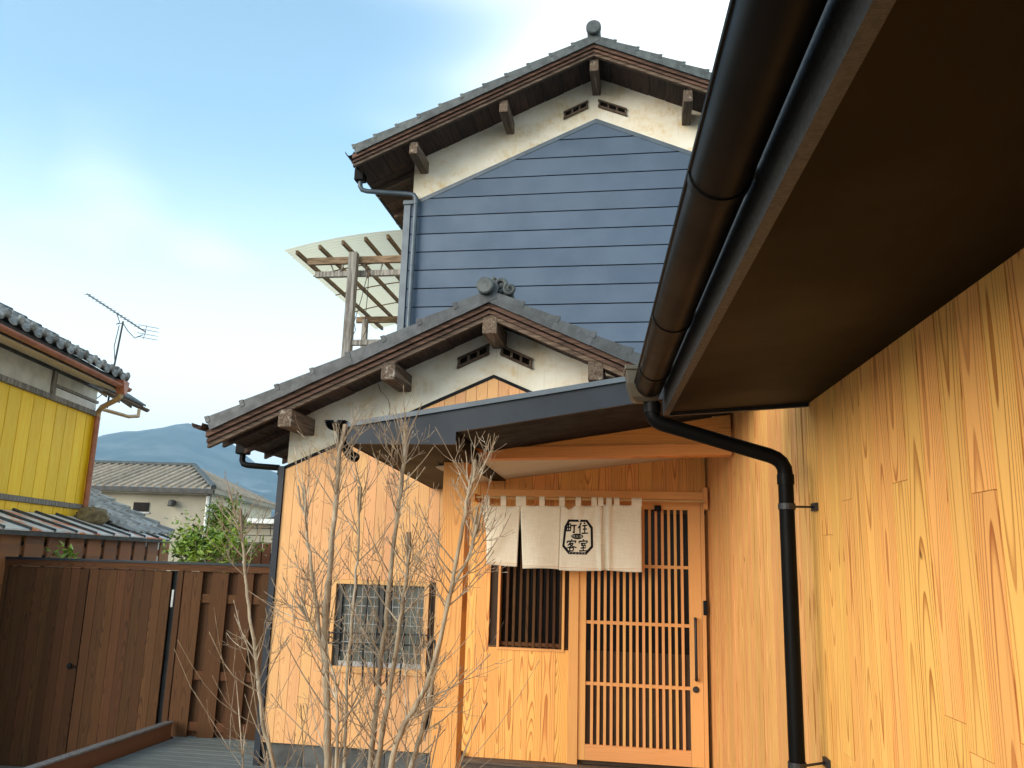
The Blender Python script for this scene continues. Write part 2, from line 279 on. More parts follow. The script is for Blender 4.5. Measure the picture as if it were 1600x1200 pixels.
# ------------------------------------------------------------------ mesh helpers
class MB:
    def __init__(s): s.v = []; s.f = []
    def add(s, vs, fs):
        b = len(s.v); s.v += [tuple(x) for x in vs]; s.f += [tuple(i + b for i in f) for f in fs]; return s
    def box(s, x0, x1, y0, y1, z0, z1):
        return s.add([(x0, y0, z0), (x1, y0, z0), (x1, y1, z0), (x0, y1, z0), (x0, y0, z1), (x1, y0, z1), (x1, y1, z1), (x0, y1, z1)],
                     [(0, 3, 2, 1), (4, 5, 6, 7), (0, 1, 5, 4), (1, 2, 6, 5), (2, 3, 7, 6), (3, 0, 4, 7)])
    def prism(s, poly, y0, y1):                      # polygon in x,z extruded along y (counter-clockwise seen from -y)
        k = len(poly); vs = [(x, y0, z) for x, z in poly] + [(x, y1, z) for x, z in poly]
        return s.add(vs, [tuple(range(k)), tuple(range(2 * k - 1, k - 1, -1))] + [(i, i + k, (i + 1) % k + k, (i + 1) % k) for i in range(k)])
    def prism_x(s, poly, x0, x1):                    # polygon in y,z extruded along x
        k = len(poly); vs = [(x0, y, z) for y, z in poly] + [(x1, y, z) for y, z in poly]
        return s.add(vs, [tuple(range(k - 1, -1, -1)), tuple(range(k, 2 * k))] + [(i, (i + 1) % k, (i + 1) % k + k, i + k) for i in range(k)])
    def tube(s, pts, rad, n=8, cap=True):
        pts = [Vector(p) for p in pts]; k = len(pts)
        rad = rad if isinstance(rad, (list, tuple)) else [rad] * k
        prev = None; b = len(s.v)
        for i, p in enumerate(pts):
            d = (pts[min(i + 1, k - 1)] - pts[max(i - 1, 0)]).normalized()
            if prev is None:
                a = Vector((0, 0, 1)) if abs(d.z) < 0.9 else Vector((1, 0, 0)); u = d.cross(a).normalized()
            else:
                u = (prev - d * prev.dot(d)).normalized()
            prev = u; w = d.cross(u)
            for j in range(n):
                t = 2 * math.pi * j / n; s.v.append(tuple(p + (u * math.cos(t) + w * math.sin(t)) * rad[i]))
        for i in range(k - 1):
            for j in range(n):
                s.f.append((b + i * n + j, b + i * n + (j + 1) % n, b + (i + 1) * n + (j + 1) % n, b + (i + 1) * n + j))
        if cap:
            s.f.append(tuple(b + j for j in range(n - 1, -1, -1))); s.f.append(tuple(b + (k - 1) * n + j for j in range(n)))
        return s
    def lathe_y(s, c, prof, n=24):                   # profile (radius, y) turned about an axis along y through c=(x,z)
        b = len(s.v)
        for r, y in prof:
            for j in range(n):
                t = 2 * math.pi * j / n; s.v.append((c[0] + r * math.cos(t), y, c[1] + r * math.sin(t)))
        for i in range(len(prof) - 1):
            for j in range(n):
                s.f.append((b + i * n + j, b + i * n + (j + 1) % n, b + (i + 1) * n + (j + 1) % n, b + (i + 1) * n + j))
        s.f.append(tuple(b + j for j in range(n - 1, -1, -1))); s.f.append(tuple(b + (len(prof) - 1) * n + j for j in range(n)))
        return s
    def gutter(s, c0, c1, r, axis='y', t=0.004, n=14, a0=math.pi, a1=2 * math.pi):   # half-round channel; c=(lateral,z)
        def ring(rr): return [(c0[0] + rr * math.cos(a0 + (a1 - a0) * i / n), c0[2] + rr * math.sin(a0 + (a1 - a0) * i / n)) for i in range(n + 1)]
        poly = ring(r) + ring(r - t)[::-1]
        return s.prism(poly, c0[1], c1) if axis == 'y' else s
    def mesh(s, name):
        m = bpy.data.meshes.new(name); m.from_pydata(s.v, [], s.f); m.update(); return m
    def build(s, name, mat, parent=None, smooth=False, center=False, bevel=0.0):
        if center:
            n = len(s.v); lo = [min(v[i] for v in s.v) for i in range(3)]; hi = [max(v[i] for v in s.v) for i in range(3)]
            c = [(a + b) / 2 for a, b in zip(lo, hi)]
            s.v = [(v[0] - c[0], v[1] - c[1], v[2] - c[2]) for v in s.v]
        me = s.mesh(name)
        o = place(name, me, mat, parent)
        if center: o.location = c
        if smooth:
            for p in me.polygons: p.use_smooth = True
        if bevel:
            b = o.modifiers.new('bevel', 'BEVEL'); b.width = bevel; b.segments = 2; b.limit_method = 'ANGLE'
        return o
def place(name, me, mat, parent=None):
    o = bpy.data.objects.new(name, me); C.objects.link(o)
    if mat and not me.materials: me.materials.append(M[mat] if isinstance(mat, str) else mat)
    if parent: o.parent = parent
    return o
def fixn(o):
    import bmesh
    bm = bmesh.new(); bm.from_mesh(o.data); bmesh.ops.recalc_face_normals(bm, faces=bm.faces); bm.to_mesh(o.data); bm.free()
def smooth_by_angle(o, ang=40):
    me = o.data
    for p in me.polygons: p.use_smooth = True
    me.set_sharp_from_angle(angle=R(ang))
def thing(name, label, cat, group=None, rotz=0.0, loc=(0, 0, 0)):
    o = bpy.data.objects.new(name, None); C.objects.link(o); o.empty_display_size = 0.2
    o.location = loc; o.rotation_euler = (0, 0, rotz); o['label'] = label; o['category'] = cat
    if group: o['group'] = group
    return o
def tag(o, label, cat, group=None):
    o['label'] = label; o['category'] = cat
    if group: o['group'] = group
    return o
def struct(o, kind='structure'): o['kind'] = kind; return o
def clip_poly(poly, f):                               # keep the half plane f(x,z) <= 0
    out = []
    for i, a in enumerate(poly):
        b = poly[(i + 1) % len(poly)]; fa, fb = f(*a), f(*b)
        if fa <= 0: out.append(a)
        if (fa < 0 < fb) or (fb < 0 < fa):
            t = fa / (fa - fb); out.append((a[0] + (b[0] - a[0]) * t, a[1] + (b[1] - a[1]) * t))
    return out
def board(name, poly, y0, y1, mat, parent, rotz=None):
    """upright board from an outline in x,z; origin at its centre so that each board has its own grain"""
    if len(poly) < 3: return None
    return MB().prism(poly, y0, y1).build(name, mat, parent, center=True)
def rect(x0, x1, z0, z1): return [(x0, z0), (x1, z0), (x1, z1), (x0, z1)]
GAP = 0.0022

# ------------------------------------------------------------------ the setting
GZ = -1.94; LOW = -2.30
gm = MB(); NX = 24
gm.add([(-4800, -300, LOW), (3200, -300, LOW), (3200, 5200, LOW), (-4800, 5200, LOW)], [(0, 1, 2, 3)])
struct(gm.build('ground', 'ground'))
pv = MB().box(-4.86, 3.6, -3.0, 6.01, LOW - 0.05, GZ + 0.006)
struct(pv.build('paving', 'paving'))
deck = MB().box(-4.84, -1.0, 6.02, 8.56, LOW - 0.05, GZ + 0.012).build('deck', 'dark_void'); struct(deck)
y = 6.02
dm = MB().box(-1.92, 1.92, 0.006, 0.138, -0.011, 0.011).mesh('deck_board')
dm.materials.append(M['deck'])
while y < 8.5:
    o = place('deck_board', dm, None, deck); o.location = (-2.92, y, GZ + 0.0265); y += 0.145

def mountain():
    m = MB(); xs = [(-4600 + i * 60) for i in range(125)]; ys = [2500 + j * 70 for j in range(37)]
    from mathutils import noise as nn
    prof = [(-4600, 330), (-3200, 300), (-2163, 424), (-2031, 484), (-1867, 542), (-1684, 586), (-1561, 602), (-1432, 568), (-1232, 436), (-1134, 392), (-700, 300), (0, 260), (1200, 330), (2900, 280)]
    a = R(9.354)
    def ridge(x):
        for (x0, h0), (x1, h1) in zip(prof, prof[1:]):
            if x <= x1: return h0 + (h1 - h0) * max(0, (x - x0)) / (x1 - x0)
        return 280
    for yy in ys:
        for x in xs:
            d = (yy - 4000) / 1450.0
            h = ridge(x) * max(0.0, 1 - abs(d) ** 1.25) if d < 0 else ridge(x) * max(0, 1 - (d * 1.6) ** 2)
            k = nn.fractal(Vector((x * 0.0022, yy * 0.0022, 1.3)), 1.0, 2.1, 5)
            h += k * 60 * min(1, h / 160) * (1 if abs(d) > 0.06 else 0.35)
            foot = 150 * math.exp(-((x + 1560) / 330) ** 2 - ((yy - 2900) / 230) ** 2)
            h = max(h, foot + k * 16 + h * 0.2)
            wx, wy = x * math.cos(a) - yy * math.sin(a), x * math.sin(a) + yy * math.cos(a)
            m.v.append((wx, wy, LOW - 3 + max(0, h)))
    n = len(xs)
    for j in range(len(ys) - 1):
        for i in range(n - 1):
            m.f.append((j * n + i, j * n + i + 1, (j + 1) * n + i + 1, (j + 1) * n + i))
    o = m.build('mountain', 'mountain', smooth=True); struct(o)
mountain()

# ------------------------------------------------------------------ old house parts shared by both gables
def gable_roof(P, uc, za, s, uL, uR, yv, yw, yb, tile_n, tile_mat, nR=None, tile_h=0.115):
    """za = top of the verge tiles at the ridge; yv = verge plane, yw = wall plane, yb = rear end"""
    zt = lambda u: za - s * abs(u - uc)
    sl = math.atan(s)
    hb = za - 0.185                                    # underside of the boarding at the ridge
    zu = lambda u: hb - s * abs(u - uc)
    for side_, ue in ((-1, uL), (1, uR)):
        # roof body
        e = ue
        poly = [(e, zu(e) + 0.03), (uc, zu(uc) + 0.03), (uc, zt(uc) - 0.05), (e, zt(e) - 0.05)]
        if side_ > 0: poly = poly[::-1]
        o = MB().prism(poly, yv + 0.10, yb).build('roof', tile_mat, P); fixn(o)
        # boarding under the overhang, one board after another
        u = uc; k = 0
        while abs(u - uc) < abs(e - uc) - 0.05:
            w = 0.21 + 0.03 * ((k * 7) % 3)
            u2 = u + side_ * min(w, abs(e - uc) - abs(u - uc)); g = 0.004 * side_
            poly = [(u + g, zu(u + g) + (0.004 if k % 2 else 0)), (u2 - g, zu(u2 - g) + (0.004 if k % 2 else 0)), (u2 - g, zu(u2 - g) + 0.028), (u + g, zu(u + g) + 0.028)]
            if side_ < 0: poly = poly[::-1]
            o = board('soffit_board', poly, yv + 0.14, yw + 0.05, 'soffit_old', P); fixn(o)
            u = u2; k += 1
        # barge boards: reddish upper strip and a thicker grey lower strip
        for nm, a, b, y0, y1, mt in (('barge_strip', 0.012, 0.072, yv + 0.035, yv + 0.135, 'old_red'), ('barge_board', -0.080, 0.004, yv + 0.085, yv + 0.135, 'old_x'), ('barge_fillet', -0.035, 0.0, yv + 0.062, yv + 0.083, 'old_red')):
            poly = [(ue, zu(ue) + a), (uc, zu(uc) + a), (uc, zu(uc) + b), (ue, zu(ue) + b)]
            if side_ > 0: poly = poly[::-1]
            o = MB().prism(poly, y0, y1).build(nm, mt, P, center=True); fixn(o)
        # verge tiles
        cnt = tile_n if side_ < 0 else (nR or tile_n)
        run = abs(ue - uc) / cnt; L = run / math.cos(sl)
        tm = MB()
        tm.prism([(-0.03, -tile_h), (L - 0.004, -tile_h - 0.004), (L - 0.004, 0.012), (-0.03, -0.016)], 0.0, 0.022)      # hanging flap
        tm.prism([(-0.03, -0.05), (L - 0.004, -0.022), (L - 0.004, 0.0105), (-0.03, -0.0175)], 0.0225, 0.34)                 # top face
        tm.prism([(L - 0.035, -0.045), (L + 0.006, -0.045), (L + 0.006, 0.020), (L - 0.035, 0.015)], -0.006, 0.012)   # lip at the lower end
        me = tm.mesh('verge_tile'); me.materials.append(M[tile_mat])
        for i in range(cnt):
            o = place('verge_tile', me, None, P)
            u = uc + side_ * i * run
            o.location = (u, yv + random.uniform(-0.004, 0.004), zt(u) - 0.002)
            if side_ > 0: o.rotation_euler = (0, sl + R(random.uniform(-0.5, 0.5)), 0)
            else:
                o.rotation_euler = (0, -sl + R(random.uniform(-0.5, 0.5)), 0); o.scale = (-1, 1, 1)
    return zt, zu
def purlin(P, u, ztop, w, h, y0, y1, mat='old'):
    o = MB().box(-w / 2, w / 2, y0, y1, -h, 0).build('purlin', mat, P, center=True, bevel=0.008)
    o.location.x += u; o.location.z += ztop; return o
def vent(P, u0, u1, z0, z1, h, y):
    """slanted gable vent: shade of the hole painted as a dark opening between two battens with small bars"""
    V = bpy.data.objects.new('vent', None); V.parent = P; C.objects.link(V)
    du, dz = u1 - u0, z1 - z0
    at = lambda t, k: (u0 + du * t, z0 + dz * t + k)
    def strip(nm, k0, k1, ya, yb_, mt, ex=0.0):
        o = MB().prism([at(-ex, k0), at(1 + ex, k0), at(1 + ex, k1), at(-ex, k1)], ya, yb_).build(nm, mt, V, center=True); fixn(o)
    strip('opening_panel', 0.0, h, y - 0.006, y + 0.05, 'dark_void')  # flat dark panel on the uncut wall paints the hole's shade
    strip('batten', -0.022, 0.004, y - 0.040, y + 0.01, 'old_x', 0.05); strip('batten', h - 0.006, h + 0.018, y - 0.036, y + 0.01, 'old_x', 0.05)
    for t in (0.0, 0.34, 0.67, 1.0):
        p = at(t, 0); o = MB().prism([(p[0] - 0.011, p[1] + 0.004), (p[0] + 0.011, p[1] + 0.004), (p[0] + 0.011, p[1] + h), (p[0] - 0.011, p[1] + h)], y - 0.028, y + 0.01).build('bar', 'old', V, center=True)

# ------------------------------------------------------------------ two-storey house with blue cladding
UH = thing('two_storey_house', 'two-storey house with blue-grey clad gable under a tiled roof, behind the lower wing', 'house')
uc, s2 = -0.64, 0.442
zt2, zu2 = gable_roof(UH, uc, 6.80, s2, -3.86, 2.58, 9.66, 10.4, 16.0, 11, 'tile')
W0, W1 = -3.20, 1.92
wallp = [(W0, -1.9), (W1, -1.9), (W1, zu2(W1) + 0.02), (uc, zu2(uc) + 0.02), (W0, zu2(W0) + 0.02)]
MB().prism(wallp, 10.4, 16.0).build('plaster_wall', 'plaster', UH)
trim = lambda u: 5.905 - 0.4415 * abs(u + 0.64)
for a, b in ((W0 - 0.02, uc), (uc, W1 + 0.02)):
    o = MB().prism([(a, trim(a)), (b, trim(b)), (b, trim(b) + 0.062), (a, trim(a) + 0.062)], 10.345, 10.395).build('cladding_trim', 'pipe_grey', UH, center=True)
z = 5.152 + 0.263 * 3
MB().prism([(W0, 1.2), (W1, 1.2), (W1, trim(W1)), (uc, trim(uc)), (W0, trim(W0))], 10.380, 10.396).build('cladding_backing', 'black', UH)
while z > 1.3:
    poly = rect(W0, W1, z - 0.263 + 0.009, z - 0.007)
    poly = clip_poly(poly, lambda x, q: q - (5.905 - 0.4415 * (x + 0.64)))
    poly = clip_poly(poly, lambda x, q: q - (5.905 + 0.4415 * (x + 0.64)))
    if len(poly) > 2: board('cladding_panel', poly, 10.352, 10.379, 'blue', UH)
    z -= 0.263
for uu, zz in ((-3.05, 5.44), (-1.84, 5.98), (-0.64, 6.50), (0.57, 5.97), (1.78, 5.44)):
    purlin(UH, uu, zz + 0.02, 0.115, 0.17, 9.80, 10.42)
vent(UH, -1.08, -0.77, 6.03, 6.17, 0.075, 10.4); vent(UH, -0.60, -0.24, 6.175, 6.025, 0.075, 10.4)
# ridge: end disc and roll
o = MB().lathe_y((uc, 6.87), [(0.04, 9.60), (0.085, 9.598), (0.098, 9.61), (0.10, 9.66)]).build('ridge_end_tile', 'tile', UH); smooth_by_angle(o)
o = MB().tube([(uc, 9.66, 6.85), (uc, 16, 6.85)], 0.09, 14).build('ridge_tile', 'tile', UH); smooth_by_angle(o)
# left eave: boarding, rafters, gutter, rainwater pipe
sl2 = math.atan(s2)
for i, yy in enumerate((10.62, 11.5, 12.4, 13.3, 14.2)):
    a, b = -3.82, -3.16
    o = MB().prism([(a, zu2(a) - 0.07), (b, zu2(b) - 0.07), (b, zu2(b) - 0.002), (a, zu2(a) - 0.002)], yy, yy + 0.07).build('rafter', 'old_x', UH, center=True)
yy = 10.46
while yy < 15.8:
    a, b = -3.84, -3.2
    o = MB().prism([(a, zu2(a)), (b, zu2(b)), (b, zu2(b) + 0.028), (a, zu2(a) + 0.028)], yy, yy + 0.235).build('soffit_board', 'soffit_old', UH, center=True); yy += 0.24
o = MB().gutter((-3.905, 9.70, 5.31), 15.9, 0.062).build('gutter', 'gutter', UH); smooth_by_angle(o)
for yy in (9.95, 11.0, 12.05, 13.1):
    o = MB().tube([(-3.905 + 0.066 * math.cos(t), yy, 5.31 + 0.066 * math.sin(t)) for t in [math.pi + math.pi * k / 10 for k in range(11)]], 0.005, 6).build('gutter_bracket', 'alu', UH)
o = MB().box(-3.975, -3.835, 10.10, 10.24, 5.10, 5.28).build('rainwater_box', 'gutter', UH, bevel=0.012)
o = MB().tube([(-3.90, 10.17, 5.11), (-3.90, 10.17, 5.03), (-3.87, 10.18, 4.98), (-3.80, 10.20, 4.965), (-3.22, 10.27, 4.93), (-3.15, 10.275, 4.915), (-3.115, 10.28, 4.86), (-3.115, 10.28, 4.75), (-3.13, 10.28, 1.6)], 0.034, 12).build('rainwater_pipe', 'pipe_grey', UH); smooth_by_angle(o)
for zz in (4.80, 3.90, 3.0):
    o = MB().tube([(-3.117, 10.28, zz - 0.02), (-3.117, 10.28, zz + 0.02)], 0.040, 12).build('pipe_clip', 'pipe_grey', UH)
MB().box(-3.30, -3.205, 10.33, 10.45, 1.0, 4.80).build('corner_trim', 'pipe_grey', UH, bevel=0.004)
MB().box(-3.31, -3.16, 10.31, 10.46, 4.80, 4.86).build('corner_cap', 'pipe_grey', UH, bevel=0.004)

# ------------------------------------------------------------------ balcony canopy beside it
BC = thing('balcony_canopy', 'timber balcony frame with curved corrugated translucent roof, left of the blue gable', 'canopy')
zc = lambda u: 4.735 - 0.062 * (u + 3.45) ** 2 + 0.012 * (u + 3.45)
rows = []; m = MB(); NY = 190
us = [-5.42 + 0.165 * i for i in range(14)]
for j in range(NY + 1):
    yy = 11.15 + 4.4 * j / NY
    for u in us: m.v.append((u, yy, zc(u) + 0.05 + 0.010 * math.sin(j * math.pi / 2.0)))
n_ = len(us)
for j in range(NY):
    for i in range(n_ - 1): m.f.append((j * n_ + i, j * n_ + i + 1, (j + 1) * n_ + i + 1, (j + 1) * n_ + i))
o = m.build('corrugated_sheet', 'poly', BC, smooth=True)
for u in (-5.25, -4.89, -4.525, -4.17, -3.82, -3.47):
    MB().box(u - 0.019, u + 0.019, 11.24, 15.5, zc(u) - 0.03, zc(u) + 0.034).build('rafter', 'brown_wood', BC, center=True)
for yy in (12.3, 13.3, 14.3):
    pl = [(u, zc(u) + 0.036) for u in us] + [(u, zc(u) + 0.046) for u in us[::-1]]
    MB().prism(pl, yy, yy + 0.03).build('batten', 'brown_wood', BC)
MB().box(-5.14, -3.22, 11.40, 11.46, 4.37, 4.48).build('front_beam', 'brown_wood', BC, center=True, bevel=0.005)
MB().box(-5.03, -3.22, 11.47, 11.54, 4.19, 4.28).build('lower_beam', 'grey_wood', BC, center=True, bevel=0.005)
MB().box(-5.45, -3.22, 14.5, 14.58, 4.36, 4.47).build('rear_beam', 'brown_wood', BC, center=True)
MB().box(-4.44, -4.31, 11.30, 11.42, 2.0, 4.52).build('post', 'grey_wood', BC, center=True, bevel=0.006)
MB().box(-5.30, -5.20, 14.42, 14.52, 2.0, 4.4).build('post', 'grey_wood', BC, center=True, bevel=0.006)
MB().box(-4.31, -3.22, 11.33, 11.40, 3.06, 3.14).build('handrail', 'grey_wood', BC, center=True)
MB().box(-5.2, -3.22, 14.42, 14.48, 3.55, 3.63).build('handrail', 'grey_wood', BC, center=True)
o = MB().tube([(-4.31, 11.36, 2.75), (-4.0, 11.36, 3.06)], 0.03, 6).build('brace', 'brown_wood', BC)
for u, t in ((-4.72, 0.06), (-4.62, -0.07), (-3.98, -0.05), (-4.20, 0.05)):
    MB().tube([(u, 11.47, 4.26), (u - t, 11.44, 4.40)], 0.012, 6).build('peg', 'grey_wood', BC)
for u, v in ((-4.16, -4.33), (-4.14, -4.16)):
    MB().tube([(u, 11.45, 4.30), (u - 0.01, 11.45, 4.2), ((u + v) / 2, 11.45, 3.8), (v, 11.45, 3.45), (v + 0.03, 11.45, 3.32), (v - 0.02, 11.45, 3.2)], 0.006, 5).build('wire', 'dark_trim', BC)
MB().add([], []).tube([(-4.16, 11.45, 4.33), (-4.20, 11.45, 4.27), (-4.13, 11.45, 4.20), (-4.17, 11.45, 4.14), (-4.14, 11.45, 4.22), (-4.19, 11.45, 4.25)], 0.013, 6).build('rope_knot', 'old', BC)

# ------------------------------------------------------------------ lower wing: plaster gable over pale cedar boards
LW = thing('house_wing', 'low house wing with white plaster gable and pale cedar boards below', 'house')
uc1, s1 = -1.40, 0.455
zt1, zu1 = gable_roof(LW, uc1, 2.425, s1, -4.06, 1.20, 7.06, 7.70, 10.33, 8, 'tile_dark')
F0, F1 = -3.50, 0.66
MB().prism([(F0, -1.66), (F1, -1.66), (F1, zu1(F1) + 0.02), (uc1, zu1(uc1) + 0.02), (F0, zu1(F0) + 0.02)], 7.70, 10.33).build('plaster_wall', 'plaster', LW)
tr1 = lambda u: 1.715 - 0.44 * abs(u + 1.44)
for a, b in ((F0 - 0.02, -1.44), (-1.44, F1)):
    MB().prism([(a, tr1(a)), (b, tr1(b)), (b, tr1(b) + 0.034), (a, tr1(a) + 0.034)], 7.645, 7.695).build('timber_trim', 'black', LW, center=True)
MB().box(F0, F1 - 0.02, 7.672, 7.697, -1.7, -1.02).build('board_backing', 'backing', LW)
MB().prism([(F0, -0.24), (F1 - 0.02, -0.24), (F1 - 0.02, tr1(F1)), (-1.44, tr1(-1.44)), (F0, tr1(F0))], 7.672, 7.697).build('board_backing', 'backing', LW)
for a, b in ((F0, -2.93), (-1.96, F1 - 0.02)):
    MB().box(a, b, 7.672, 7.697, -1.02, -0.24).build('board_backing', 'backing', LW)
WX0, WX1, WZ0, WZ1 = -2.875, -2.02, -1.00, -0.262
u = F0 + 0.006
while u < F1 - 0.1:
    u2 = u + 0.105
    def up_to(lo, hi_clip=None):
        p = rect(u + 0.0018, u2 - 0.0018, lo, 2.2 if hi_clip is None else hi_clip)
        p = clip_poly(p, lambda x, q: q - (1.715 - 0.44 * (x + 1.44))); return clip_poly(p, lambda x, q: q - (1.715 + 0.44 * (x + 1.44)))
    if u2 > WX0 - 0.05 and u < WX1 + 0.05:
        board('wall_board', up_to(-1.70, WZ0 - 0.055), 7.652, 7.671, 'cedar_pale', LW); board('wall_board', up_to(WZ1 + 0.04), 7.652, 7.671, 'cedar_pale', LW)
    else:
        if random.random() < 0.3:
            j = random.uniform(-0.6, 0.5)
            board('wall_board', up_to(-1.70, j), 7.652, 7.671, 'cedar_pale', LW); board('wall_board', up_to(j + 0.0015), 7.652, 7.671, 'cedar_pale', LW)
        else: board('wall_board', up_to(-1.70), 7.652, 7.671, 'cedar_pale', LW)
    u = u2
MB().box(F0 - 0.055, F0 + 0.004, 7.630, 7.74, -1.9, tr1(F0) + 0.03).build('corner_trim', 'black_metal', LW)
bx = F0
while bx < -1.5:
    board('foundation_block', rect(bx, bx + 0.385, -1.925, -1.705), 7.70 + 0.0, 7.80, 'stone', LW); bx += 0.39
for uu in (-3.31, -2.34, -1.40, -0.43, 0.52):
    purlin(LW, uu, zu1(uu) - 0.055, 0.135, 0.165, 7.14, 7.72)
vent(LW, -1.80, -1.515, 1.845, 1.975, 0.07, 7.70); vent(LW, -1.375, -1.09, 1.965, 1.835, 0.07, 7.70)
crack = [(-2.62, 1.68), (-2.585, 1.60), (-2.545, 1.565), (-2.50, 1.51), (-2.482, 1.45), (-2.478, 1.40), (-2.49, 1.34)]
m = MB()
for (a, b), (c, d) in zip(crack, crack[1:]): m.prism([(a - 0.003, b), (c - 0.003, d), (c + 0.004, d), (a + 0.004, b)], 7.697, 7.702)
m.build('crack', 'old', LW)
# ridge ornaments
o = MB().lathe_y((uc1 - 0.03, 2.435), [(0.03, 6.985), (0.066, 6.985), (0.078, 6.995), (0.080, 7.06)]).build('ridge_end_tile', 'tile', LW); smooth_by_angle(o)
o = MB().tube([(uc1, 7.06, 2.43), (uc1, 10.33, 2.43)], 0.085, 14).build('ridge_tile', 'tile_dark', LW); smooth_by_angle(o)
def curl(cx, cz, r, y, turns=1.6, th=0.022):
    pts = [(cx + r * (1 - 0.8 * t) * math.cos(turns * 2 * math.pi * t + 2.2), y, cz + r * (1 - 0.8 * t) * math.sin(turns * 2 * math.pi * t + 2.2)) for t in [k / 30 for k in range(31)]]
    return MB().tube(pts, [th * (1.15 - 0.4 * k / 30) for k in range(31)], 8)
o = curl(uc1 + 0.085, 2.485, 0.085, 7.14).build('ridge_curl', 'tile', LW); smooth_by_angle(o)
o = curl(uc1 + 0.185, 2.43, 0.055, 7.10, 1.5, 0.018).build('ridge_curl', 'tile', LW); smooth_by_angle(o)
MB().prism([(uc1 - 0.1, 2.36), (uc1 + 0.22, 2.33), (uc1 + 0.2, 2.45), (uc1 + 0.08, 2.56), (uc1 - 0.06, 2.5)], 7.15, 7.22).build('ridge_plate', 'tile_dark', LW, bevel=0.01)
# left eave: soffit, rafters, gutter and rainwater pipe
yy = 7.74
while yy < 10.2:
    a, b = -4.03, -3.5
    MB().prism([(a, zu1(a)), (b, zu1(b)), (b, zu1(b) + 0.028), (a, zu1(a) + 0.028)], yy, yy + 0.215).build('soffit_board', 'soffit_old', LW, center=True); yy += 0.22
for yy in (7.35, 7.8, 8.25, 8.7, 9.15, 9.6):
    a, b = -4.02, -3.46
    MB().prism([(a, zu1(a) - 0.065), (b, zu1(b) - 0.065), (b, zu1(b) - 0.002), (a, zu1(a) - 0.002)], yy, yy + 0.05).build('rafter', 'soffit_old', LW, center=True)
o = MB().gutter((-4.115, 7.02, 1.165), 10.3, 0.055).build('gutter', 'old_red', LW); smooth_by_angle(o)
MB().box(-4.175, -4.055, 7.90, 8.02, 0.99, 1.13).build('rainwater_box', 'gutter', LW, bevel=0.012)
o = MB().tube([(-4.115, 7.96, 1.0), (-4.115, 7.96, 0.93), (-4.09, 7.95, 0.89), (-4.03, 7.93, 0.875), (-3.60, 7.72, 0.83), (-3.565, 7.70, 0.81), (-3.56, 7.69, 0.76)], 0.031, 12).build('rainwater_pipe', 'gutter', LW); smooth_by_angle(o)
# window
WN = bpy.data.objects.new('window', None); WN.parent = LW; C.objects.link(WN)
for nm, x0, x1, z0, z1, mt in (('frame_head', WX0 - 0.045, WX1 + 0.045, WZ1, WZ1 + 0.038, 'pale_h'), ('frame_sill', WX0 - 0.045, WX1 + 0.045, WZ0 - 0.052, WZ0, 'pale_h'), ('frame_jamb', WX0 - 0.045, WX0, WZ0, WZ1, 'cedar_pale'), ('frame_jamb', WX1, WX1 + 0.045, WZ0, WZ1, 'cedar_pale')):
    MB().box(x0, x1, 7.628, 7.696, z0, z1).build(nm, mt, WN, center=True)
MB().box(WX0, WX1, 7.690, 7.694, WZ0, WZ1).build('pane', 'win_glass', WN, center=True)
MB().box(WX0, WX0 + 0.055, 7.660, 7.688, WZ0, WZ1).build('sash_stile', 'dark_trim', WN, center=True)
MB().box(-2.455, -2.415, 7.662, 7.688, WZ0, WZ1).build('sash_stile', 'dark_trim', WN, center=True)
MB().box(WX0 + 0.055, WX1, 7.664, 7.687, WZ0, WZ0 + 0.045).build('sash_rail', 'alu', WN, center=True)
for k in range(1, 8):
    zz = WZ0 + 0.045 + k * 0.082
    MB().box(WX0 + 0.056, WX1 - 0.002, 7.684, 7.688, zz, zz + 0.006).build('muntin', 'alu', WN, center=True)
for k in range(1, 13):
    xx = WX0 + 0.06 + k * 0.06
    MB().box(xx, xx + 0.005, 7.6855, 7.6895, WZ0 + 0.05, WZ1).build('muntin', 'alu', WN, center=True)
GR = thing('window_grille', 'black wrought-iron bars with curled ends over the wing window', 'grille')
for i, xx in enumerate((-2.66, -2.545, -2.43, -2.305, -2.18)):
    pts = [(xx + 0.008 * math.sin(q * 9 + i), 7.555 + (0.012 if q in (0, 1) else 0), -1.155 + 0.975 * q) for q in [k / 16 for k in range(17)]]
    MB().tube(pts, [0.004] + [0.009] * 15 + [0.004], 6).build('bar', 'iron', GR)
for zz in (-0.70, -0.79):
    pts = [(-2.90, 7.60, zz - 0.012), (-2.86, 7.575, zz), (-2.45, 7.572, zz + 0.003), (-2.02, 7.572, zz + 0.012), (-1.96, 7.572, zz + 0.01), (-1.92, 7.572, zz - 0.01), (-1.915, 7.572, zz - 0.035)]
    MB().tube(pts, 0.008, 6).build('cross_bar', 'iron', GR)
for xx in (-2.89, -1.99):
    MB().tube([(xx, 7.572, -0.69), (xx, 7.572, -0.80)], 0.007, 6).build('tie', 'iron', GR); MB().tube([(xx, 7.572, -0.745), (xx, 7.655, -0.745)], 0.007, 6).build('fixing', 'iron', GR)
UM = thing('folded_umbrella', 'black folded umbrella hanging beside the window', 'umbrella')
hk = [(-1.925, 7.56, -0.79), (-1.935, 7.56, -0.755), (-1.915, 7.56, -0.725), (-1.885, 7.56, -0.735), (-1.872, 7.555, -0.77), (-1.870, 7.55, -0.84), (-1.874, 7.545, -0.94)]
MB().tube(hk, 0.013, 8).build('handle', 'rubber', UM)
